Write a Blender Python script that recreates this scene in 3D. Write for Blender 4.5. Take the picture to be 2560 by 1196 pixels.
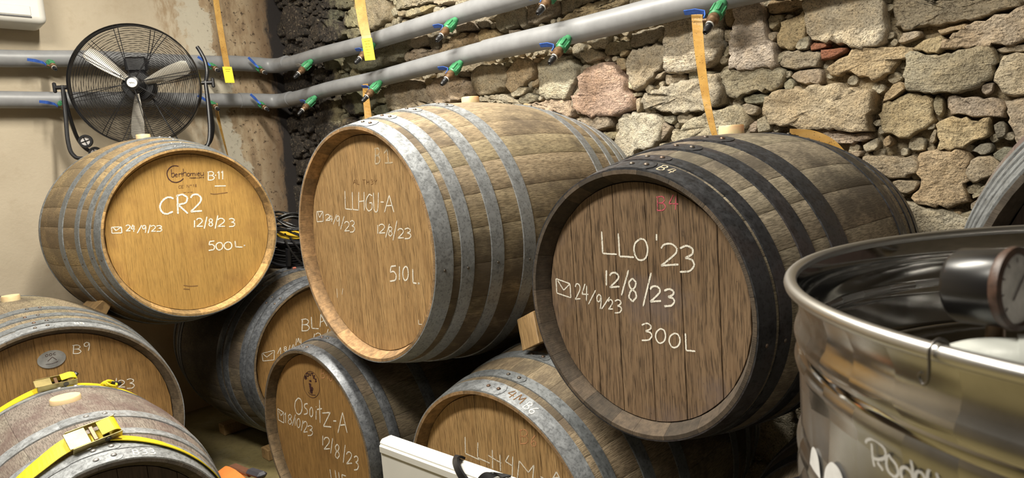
import bpy, math, random
import numpy as np
from mathutils import Vector, Matrix, noise

for o in list(bpy.data.objects):
    bpy.data.objects.remove(o, do_unlink=True)
scene = bpy.context.scene
C = scene.collection

# ------------------------------------------------------------------ camera
FPX, PITCH, ROLL, CAM_H = 1636.75, math.radians(-6.4622), math.radians(-4.3166), 1.45
YAW = math.radians(45.0)
cam_d = bpy.data.cameras.new('camera')
cam = bpy.data.objects.new('camera', cam_d)
C.objects.link(cam)
fw = Vector((0, math.cos(PITCH), math.sin(PITCH)))
up = Vector((0, -math.sin(PITCH), math.cos(PITCH)))
rt = Vector((1, 0, 0))
r2 = rt * math.cos(ROLL) + up * math.sin(ROLL)
u2 = up * math.cos(ROLL) - rt * math.sin(ROLL)
Rz = Matrix.Rotation(YAW, 3, 'Z')
r2, u2, b2 = Rz @ r2, Rz @ u2, Rz @ (-fw)
cam.matrix_world = Matrix(((r2.x, u2.x, b2.x, 0), (r2.y, u2.y, b2.y, 0), (r2.z, u2.z, b2.z, CAM_H), (0, 0, 0, 1)))
cam_d.sensor_fit = 'HORIZONTAL'
cam_d.sensor_width = 36.0
cam_d.lens = FPX / 2560 * 36.0
cam_d.clip_start = 0.02
cam_d.dof.use_dof = True
cam_d.dof.focus_distance = 2.3
cam_d.dof.aperture_fstop = 11.0
scene.camera = cam

# ------------------------------------------------------------------ world, lights, exposure
world = bpy.data.worlds.new('world')
scene.world = world
world.use_nodes = True
world.node_tree.nodes['Background'].inputs[0].default_value = (1.0, 0.9, 0.75, 1)
world.node_tree.nodes['Background'].inputs[1].default_value = 0.05


def area(name, loc, target, sx, sy, power, col):
    d = bpy.data.lights.new(name, 'AREA')
    d.shape = 'RECTANGLE'
    d.size, d.size_y = sx, sy
    d.energy = power
    d.color = col
    o = bpy.data.objects.new(name, d)
    C.objects.link(o)
    o.location = loc
    dr = Vector(target) - Vector(loc)
    o.rotation_euler = dr.to_track_quat('-Z', 'Y').to_euler()
    return o


WARM = (1.0, 0.945, 0.83)
area('ceiling_lamp_over_aisle', (-1.35, -0.55, 3.4), (-1.8, 0.8, 0.8), 1.4, 0.25, 70, WARM)
area('ceiling_lamp_near_corner', (-2.15, 0.98, 3.45), (-2.15, 1.05, 0), 1.3, 0.12, 82, WARM)
area('fill_light_far_room', (1.3, -1.9, 3.4), (0.8, -0.9, 0.4), 1.3, 0.25, 9, WARM)  # weak fill light added towards the tank side, no real lamp known there

scene.view_settings.view_transform = 'Standard'
scene.view_settings.look = 'None'
scene.view_settings.gamma = 1.0
scene.view_settings.use_curve_mapping = False
scene.view_settings.exposure = 0.70

# ------------------------------------------------------------------ mesh helpers
RNG = random.Random(7)


class MB:
    """collects verts, faces and optional uvs of one mesh"""

    def __init__(self):
        self.v, self.f, self.uv = [], [], None

    def add(self, vs, fs):
        b = len(self.v)
        self.v += [tuple(p) for p in vs]
        self.f += [tuple(i + b for i in q) for q in fs]
        return self

    def box(self, c, s, rot=None, bev=0.0):
        hx, hy, hz = s[0] / 2, s[1] / 2, s[2] / 2
        b = min(bev, hx * .9, hy * .9, hz * .9)
        if b <= 0:
            vs = [Vector((x, y, z)) for x in (-hx, hx) for y in (-hy, hy) for z in (-hz, hz)]
            fs = [(0, 1, 3, 2), (4, 6, 7, 5), (0, 4, 5, 1), (2, 3, 7, 6), (0, 2, 6, 4), (1, 5, 7, 3)]
        else:
            vs, idx = [], {}
            for sx in (-1, 1):
                for sy in (-1, 1):
                    for sz in (-1, 1):
                        for k in range(3):
                            p = [sx * (hx - b), sy * (hy - b), sz * (hz - b)]
                            p[k] = (sx * hx, sy * hy, sz * hz)[k]
                            idx[(sx, sy, sz, k)] = len(vs)
                            vs.append(Vector(p))
            fs = []
            for k in range(3):
                a, c2 = (k + 1) % 3, (k + 2) % 3
                for s0 in (-1, 1):
                    q = []
                    for (i, j) in ((-1, -1), (1, -1), (1, 1), (-1, 1)):
                        t = [0, 0, 0]
                        t[k], t[a], t[c2] = s0, i, j
                        q.append(idx[(*t, k)])
                    fs.append(tuple(q if s0 > 0 else q[::-1]))
            for k in range(3):
                a, c2 = (k + 1) % 3, (k + 2) % 3
                for i in (-1, 1):
                    for j in (-1, 1):
                        t0, t1 = [0, 0, 0], [0, 0, 0]
                        t0[a] = t1[a] = i
                        t0[c2] = t1[c2] = j
                        t0[k], t1[k] = -1, 1
                        fs.append((idx[(*t0, a)], idx[(*t1, a)], idx[(*t1, c2)], idx[(*t0, c2)]))
            for sx in (-1, 1):
                for sy in (-1, 1):
                    for sz in (-1, 1):
                        fs.append(tuple(idx[(sx, sy, sz, k)] for k in range(3)))
        if rot is not None:
            vs = [rot @ p for p in vs]
        c = Vector(c)
        return self.add([p + c for p in vs], fs)

    def cyl(self, p0, p1, r0, r1=None, n=16, caps=True):
        return self.tube([p0, p1], [r0, r0 if r1 is None else r1], n, caps)

    def tube(self, pts, r, n=10, caps=True, closed=False):
        pts = [Vector(p) for p in pts]
        m = len(pts)
        rs = r if isinstance(r, (list, tuple)) else [r] * m
        vs, fs = [], []
        prev = None
        for i, p in enumerate(pts):
            if closed:
                t = pts[(i + 1) % m] - pts[i - 1]
            else:
                t = pts[min(i + 1, m - 1)] - pts[max(i - 1, 0)]
            t.normalize()
            if prev is None:
                a = Vector((0, 0, 1)) if abs(t.z) < .9 else Vector((1, 0, 0))
                u = t.cross(a).normalized()
            else:
                u = prev - t * prev.dot(t)
                u = u.normalized() if u.length > 1e-6 else t.orthogonal().normalized()
            prev = u
            w = t.cross(u)
            for k in range(n):
                an = 2 * math.pi * k / n
                vs.append(p + (u * math.cos(an) + w * math.sin(an)) * rs[i])
        for i in range(m if closed else m - 1):
            j = (i + 1) % m
            for k in range(n):
                l = (k + 1) % n
                fs.append((i * n + k, i * n + l, j * n + l, j * n + k))
        if caps and not closed:
            fs.append(tuple(range(n - 1, -1, -1)))
            fs.append(tuple(range((m - 1) * n, m * n)))
        return self.add(vs, fs)

    def lathe(self, prof, n=48, c=(0, 0, 0), M=None, close=False):
        """prof: list of (r, h) turned about local z"""
        vs, fs = [], []
        M = M or Matrix.Identity(3)
        c = Vector(c)
        for k in range(n):
            a = 2 * math.pi * k / n
            for r, h in prof:
                vs.append(M @ Vector((r * math.cos(a), r * math.sin(a), h)) + c)
        m = len(prof)
        for k in range(n):
            l = (k + 1) % n
            for i in range(m if close else m - 1):
                j = (i + 1) % m
                fs.append((k * m + i, l * m + i, l * m + j, k * m + j))
        return self.add(vs, fs)

    def strip(self, pts, side, w, th=0.0006, up_=None):
        """flat band along pts; side gives the half-width direction per point"""
        vs, fs = [], []
        m = len(pts)
        ws = w if isinstance(w, (list, tuple)) else [w] * m
        sd = side if isinstance(side, list) else [side] * m
        for i, p in enumerate(pts):
            p = Vector(p)
            t = (Vector(pts[min(i + 1, m - 1)]) - Vector(pts[max(i - 1, 0)])).normalized()
            s = Vector(sd[i]).normalized()
            nn = t.cross(s).normalized() * th
            vs += [p - s * ws[i] / 2 + nn, p + s * ws[i] / 2 + nn, p + s * ws[i] / 2 - nn, p - s * ws[i] / 2 - nn]
        for i in range(m - 1):
            for k in range(4):
                l = (k + 1) % 4
                fs.append((i * 4 + k, i * 4 + l, i * 4 + 4 + l, i * 4 + 4 + k))
        fs += [(3, 2, 1, 0), tuple((m - 1) * 4 + k for k in range(4))]
        return self.add(vs, fs)

    def dome(self, c, nrm, r, h, n=10):
        nrm = Vector(nrm).normalized()
        M = nrm.to_track_quat('Z', 'Y').to_matrix()
        pr = [(r, 0), (r * .92, h * .45), (r * .6, h * .85), (0.0001, h)]
        return self.lathe(pr, n, c, M)

    def mesh(self, name):
        me = bpy.data.meshes.new(name)
        me.from_pydata(self.v, [], self.f)
        me.update()
        return me


def smooth(me, ang=35):
    me.polygons.foreach_set('use_smooth', [True] * len(me.polygons))
    if ang is not None:
        me.set_sharp_from_angle(angle=math.radians(ang))


def mk(name, mb, mat, parent=None, ang=35, color=None, recalc=True):
    me = mb.mesh(name) if isinstance(mb, MB) else mb
    if isinstance(mb, MB) and recalc:
        import bmesh
        bm = bmesh.new()
        bm.from_mesh(me)
        bmesh.ops.recalc_face_normals(bm, faces=bm.faces)
        bm.to_mesh(me)
        bm.free()
    if ang:
        smooth(me, ang)
    if not me.materials:
        me.materials.append(mat)
    o = bpy.data.objects.new(name, me)
    C.objects.link(o)
    if parent is not None:
        o.parent = parent
    if color:
        o.color = (*color, 1)
    return o


def thing(name, label, cat, loc=(0, 0, 0), rotz=0.0, group=None, M=None):
    o = bpy.data.objects.new(name, None)
    C.objects.link(o)
    o.empty_display_size = .1
    if M is not None:
        o.matrix_world = M
    else:
        o.location = loc
        o.rotation_euler = (0, 0, rotz)
    return tag(o, label, cat, group)


def tag(o, label, cat, group=None):
    o['label'] = label
    o['category'] = cat
    if group:
        o['group'] = group
    return o


def struct(o):
    o['kind'] = 'structure'
    return o


def catmull(pts, k=5, closed=False):
    P = [Vector(p) for p in pts]
    if len(P) < 3:
        return P
    out = []
    n = len(P)
    for i in range(n if closed else n - 1):
        p0 = P[(i - 1) % n] if closed or i > 0 else P[0]
        p1, p2 = P[i], P[(i + 1) % n]
        p3 = P[(i + 2) % n] if closed or i + 2 < n else P[-1]
        for j in range(k):
            t = j / k
            out.append(.5 * ((2 * p1) + (p2 - p0) * t + (2 * p0 - 5 * p1 + 4 * p2 - p3) * t * t + (3 * p1 - p0 - 3 * p2 + p3) * t ** 3))
    if not closed:
        out.append(P[-1])
    return out


# ------------------------------------------------------------------ material helpers
class NT:
    def __init__(self, name):
        self.m = bpy.data.materials.new(name)
        self.m.use_nodes = True
        self.t = self.m.node_tree
        self.b = self.t.nodes['Principled BSDF']

    def n(self, typ, **kw):
        nd = self.t.nodes.new('ShaderNode' + typ)
        for k, v in kw.items():
            if k.startswith('_'):
                setattr(nd, k[1:], v)
            else:
                self.set(nd, k, v)
        return nd

    def set(self, nd, k, v):
        if isinstance(k, str) and k.isdigit():
            k = int(k)
        if isinstance(k, str):
            k = k.replace('__', ' ')
        s = nd.inputs[k]
        if hasattr(v, 'is_output') or isinstance(v, bpy.types.NodeSocket):
            self.t.links.new(v, s)
        else:
            if isinstance(v, (tuple, list)) and len(v) == 3 and s.type == 'RGBA':
                v = (*v, 1)
            s.default_value = v

    def math(self, op, a, b=0.0, clamp=False):
        nd = self.t.nodes.new('ShaderNodeMath')
        nd.operation = op
        nd.use_clamp = clamp
        self.set(nd, 0, a)
        self.set(nd, 1, b)
        return nd.outputs[0]

    def vmul(self, v, s):
        nd = self.t.nodes.new('ShaderNodeVectorMath')
        nd.operation = 'MULTIPLY'
        self.set(nd, 0, v)
        self.set(nd, 1, s)
        return nd.outputs[0]

    def vadd(self, v, s):
        nd = self.t.nodes.new('ShaderNodeVectorMath')
        nd.operation = 'ADD'
        self.set(nd, 0, v)
        self.set(nd, 1, s)
        return nd.outputs[0]

    def noise(self, vec, scale, detail=4, rough=.55, dist=0.0):
        nd = self.n('TexNoise', Scale=scale, Detail=detail, Roughness=rough, Distortion=dist)
        self.set(nd, 'Vector', vec)
        return nd.outputs['Fac']

    def ramp(self, fac, stops):
        nd = self.t.nodes.new('ShaderNodeValToRGB')
        e = nd.color_ramp.elements
        while len(e) < len(stops):
            e.new(.5)
        for i, (p, c) in enumerate(stops):
            e[i].position = p
            e[i].color = (*c, 1) if len(c) == 3 else c
        self.set(nd, 0, fac)
        return nd.outputs[0]

    def step(self, fac, a, b, to0=0.0, to1=1.0):
        nd = self.t.nodes.new('ShaderNodeMapRange')
        nd.interpolation_type = 'SMOOTHSTEP'
        self.set(nd, 0, fac)
        for i, v in enumerate((a, b, to0, to1)):
            nd.inputs[1 + i].default_value = v
        return nd.outputs[0]

    def mix(self, fac, a, b, mode='MIX'):
        nd = self.t.nodes.new('ShaderNodeMix')
        nd.data_type = 'RGBA'
        nd.blend_type = mode
        self.set(nd, 0, fac)
        self.set(nd, 6, a)
        self.set(nd, 7, b)
        return nd.outputs[2]

    def bump(self, h, strength, dist=.002, nrm=None):
        nd = self.n('Bump', Strength=strength, Distance=dist, Height=h)
        if nrm is not None:
            self.set(nd, 'Normal', nrm)
        return nd.outputs[0]

    def out(self, col=None, rough=None, metal=None, nrm=None, **kw):
        for k, v in (('Base Color', col), ('Roughness', rough), ('Metallic', metal), ('Normal', nrm)):
            if v is not None:
                self.set(self.b, k, v)
        for k, v in kw.items():
            self.set(self.b, k, v)
        return self.m


def simple(name, col, rough=.5, metal=0.0, var=.12, scale=30, bump=.15, **kw):
    t = NT(name)
    co = t.n('TexCoord').outputs['Object']
    f = t.noise(co, scale, 5)
    d = tuple(c * (1 - var * 1.6) for c in col)
    l = tuple(min(1, c * (1 + var)) for c in col)
    c = t.ramp(f, [(.3, d), (.7, l)])
    return t.out(c, rough, metal, t.bump(t.noise(co, scale * 6, 4), bump, .001), **kw)


def mat_stave(name, dark, light, stain, stain_amt, rim):
    t = NT(name)
    uv = t.n('TexCoord').outputs['UV']
    oi = t.n('ObjectInfo')
    off = t.vmul(oi.outputs['Random'], (37.0, 19.0, 0.0))
    v = t.vadd(uv, off)
    g1 = t.noise(t.vmul(v, (85, 5.0, 1)), 1.0, 8, .7, .5)
    g2 = t.noise(t.vmul(v, (420, 38, 1)), 1.0, 4, .65)
    col = t.ramp(g1, [(.2, dark), (.5, tuple((a + b) / 2 for a, b in zip(dark, light))), (.8, light)])
    col = t.mix(t.step(g2, .40, .56, .7, 0.0), col, tuple(c * .42 for c in dark))
    co = t.n('TexCoord').outputs['Object']
    bl = t.noise(t.vmul(co, (1, .6, 1)), 4.5, 8, .68)
    col = t.mix(t.math('MULTIPLY', t.step(bl, .43, .60), stain_amt), col, stain)
    bl2 = t.noise(co, 17, 6, .7)
    col = t.mix(t.math('MULTIPLY', t.step(bl2, .55, .75), stain_amt * .6), col, stain)
    col = t.mix(1.0, col, oi.outputs['Color'], 'MULTIPLY')
    sep = t.n('SeparateXYZ', Vector=uv)
    rc = t.ramp(t.noise(co, 55, 6, .65), [(.35, tuple(c * .5 for c in rim)), (.65, rim)])
    rv = t.mix(1.0, rc, t.ramp(oi.outputs['Random'], [(0, (.6, .6, .6)), (1, (1.25, 1.2, 1.15))]), 'MULTIPLY')
    col = t.mix(t.step(sep.outputs['Y'], .0015, .0005), col, rv)
    h = t.math('ADD', t.math('MULTIPLY', g2, .8), t.math('MULTIPLY', g1, .6))
    return t.out(col, .82, 0.0, t.bump(h, .7, .002))


def mat_head(name, dark, light, stain, stain_amt, pore=.5):
    t = NT(name)
    co = t.n('TexCoord').outputs['Object']
    oi = t.n('ObjectInfo')
    v = t.vadd(co, t.vmul(oi.outputs['Random'], (0.0, 9.0, 5.0)))
    wob = t.noise(t.vmul(v, (7, 7, 2.2)), 1.0, 3)
    vx = t.vadd(v, t.vmul(wob, (.035, 0, 0)))
    g1 = t.noise(t.vmul(vx, (80, 3, 2.6)), 1.0, 7, .66, .2)
    g2 = t.noise(t.vmul(vx, (380, 3, 20)), 1.0, 3, .6)
    col = t.ramp(g1, [(.26, dark), (.72, light)])
    col = t.mix(t.step(g2, .36, .54, min(1, pore * 1.25), 0.0), col, tuple(c * .32 for c in dark))
    bl = t.noise(co, 4.2, 6, .6)
    col = t.mix(t.math('MULTIPLY', t.step(bl, .5, .72), stain_amt), col, stain)
    sp = t.noise(co, 120, 2)
    col = t.mix(t.step(sp, .70, .78, 0, .6), col, tuple(c * .2 for c in dark))
    col = t.mix(1.0, col, oi.outputs['Color'], 'MULTIPLY')
    return t.out(col, .62, 0.0, t.bump(t.math('ADD', g2, t.math('MULTIPLY', g1, .6)), .35, .001))


def mat_hoop(name, dark, light, rough=.5, metal=.55, rust=0.0):
    t = NT(name)
    co = t.n('TexCoord').outputs['Object']
    oi = t.n('ObjectInfo')
    v = t.vadd(co, t.vmul(oi.outputs['Random'], (5.0, 9.0, 5.0)))
    f = t.noise(v, 46, 8, .65, .4)
    f2 = t.noise(v, 140, 4, .6)
    f3 = t.noise(v, 6, 4)
    col = t.ramp(t.math('ADD', t.math('MULTIPLY', f, .65), t.math('MULTIPLY', f3, .35)), [(.30, dark), (.68, light)])
    col = t.mix(t.step(f2, .36, .5, .45, 0.0), col, tuple(c * .4 for c in dark))
    if rust:
        col = t.mix(t.math('MULTIPLY', t.step(f3, .5, .62), rust), col, (.16, .065, .03))
    return t.out(col, t.step(f, .3, .7, rough - .12, rough + .18), metal, t.bump(f2, .25, .0008))

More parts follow.
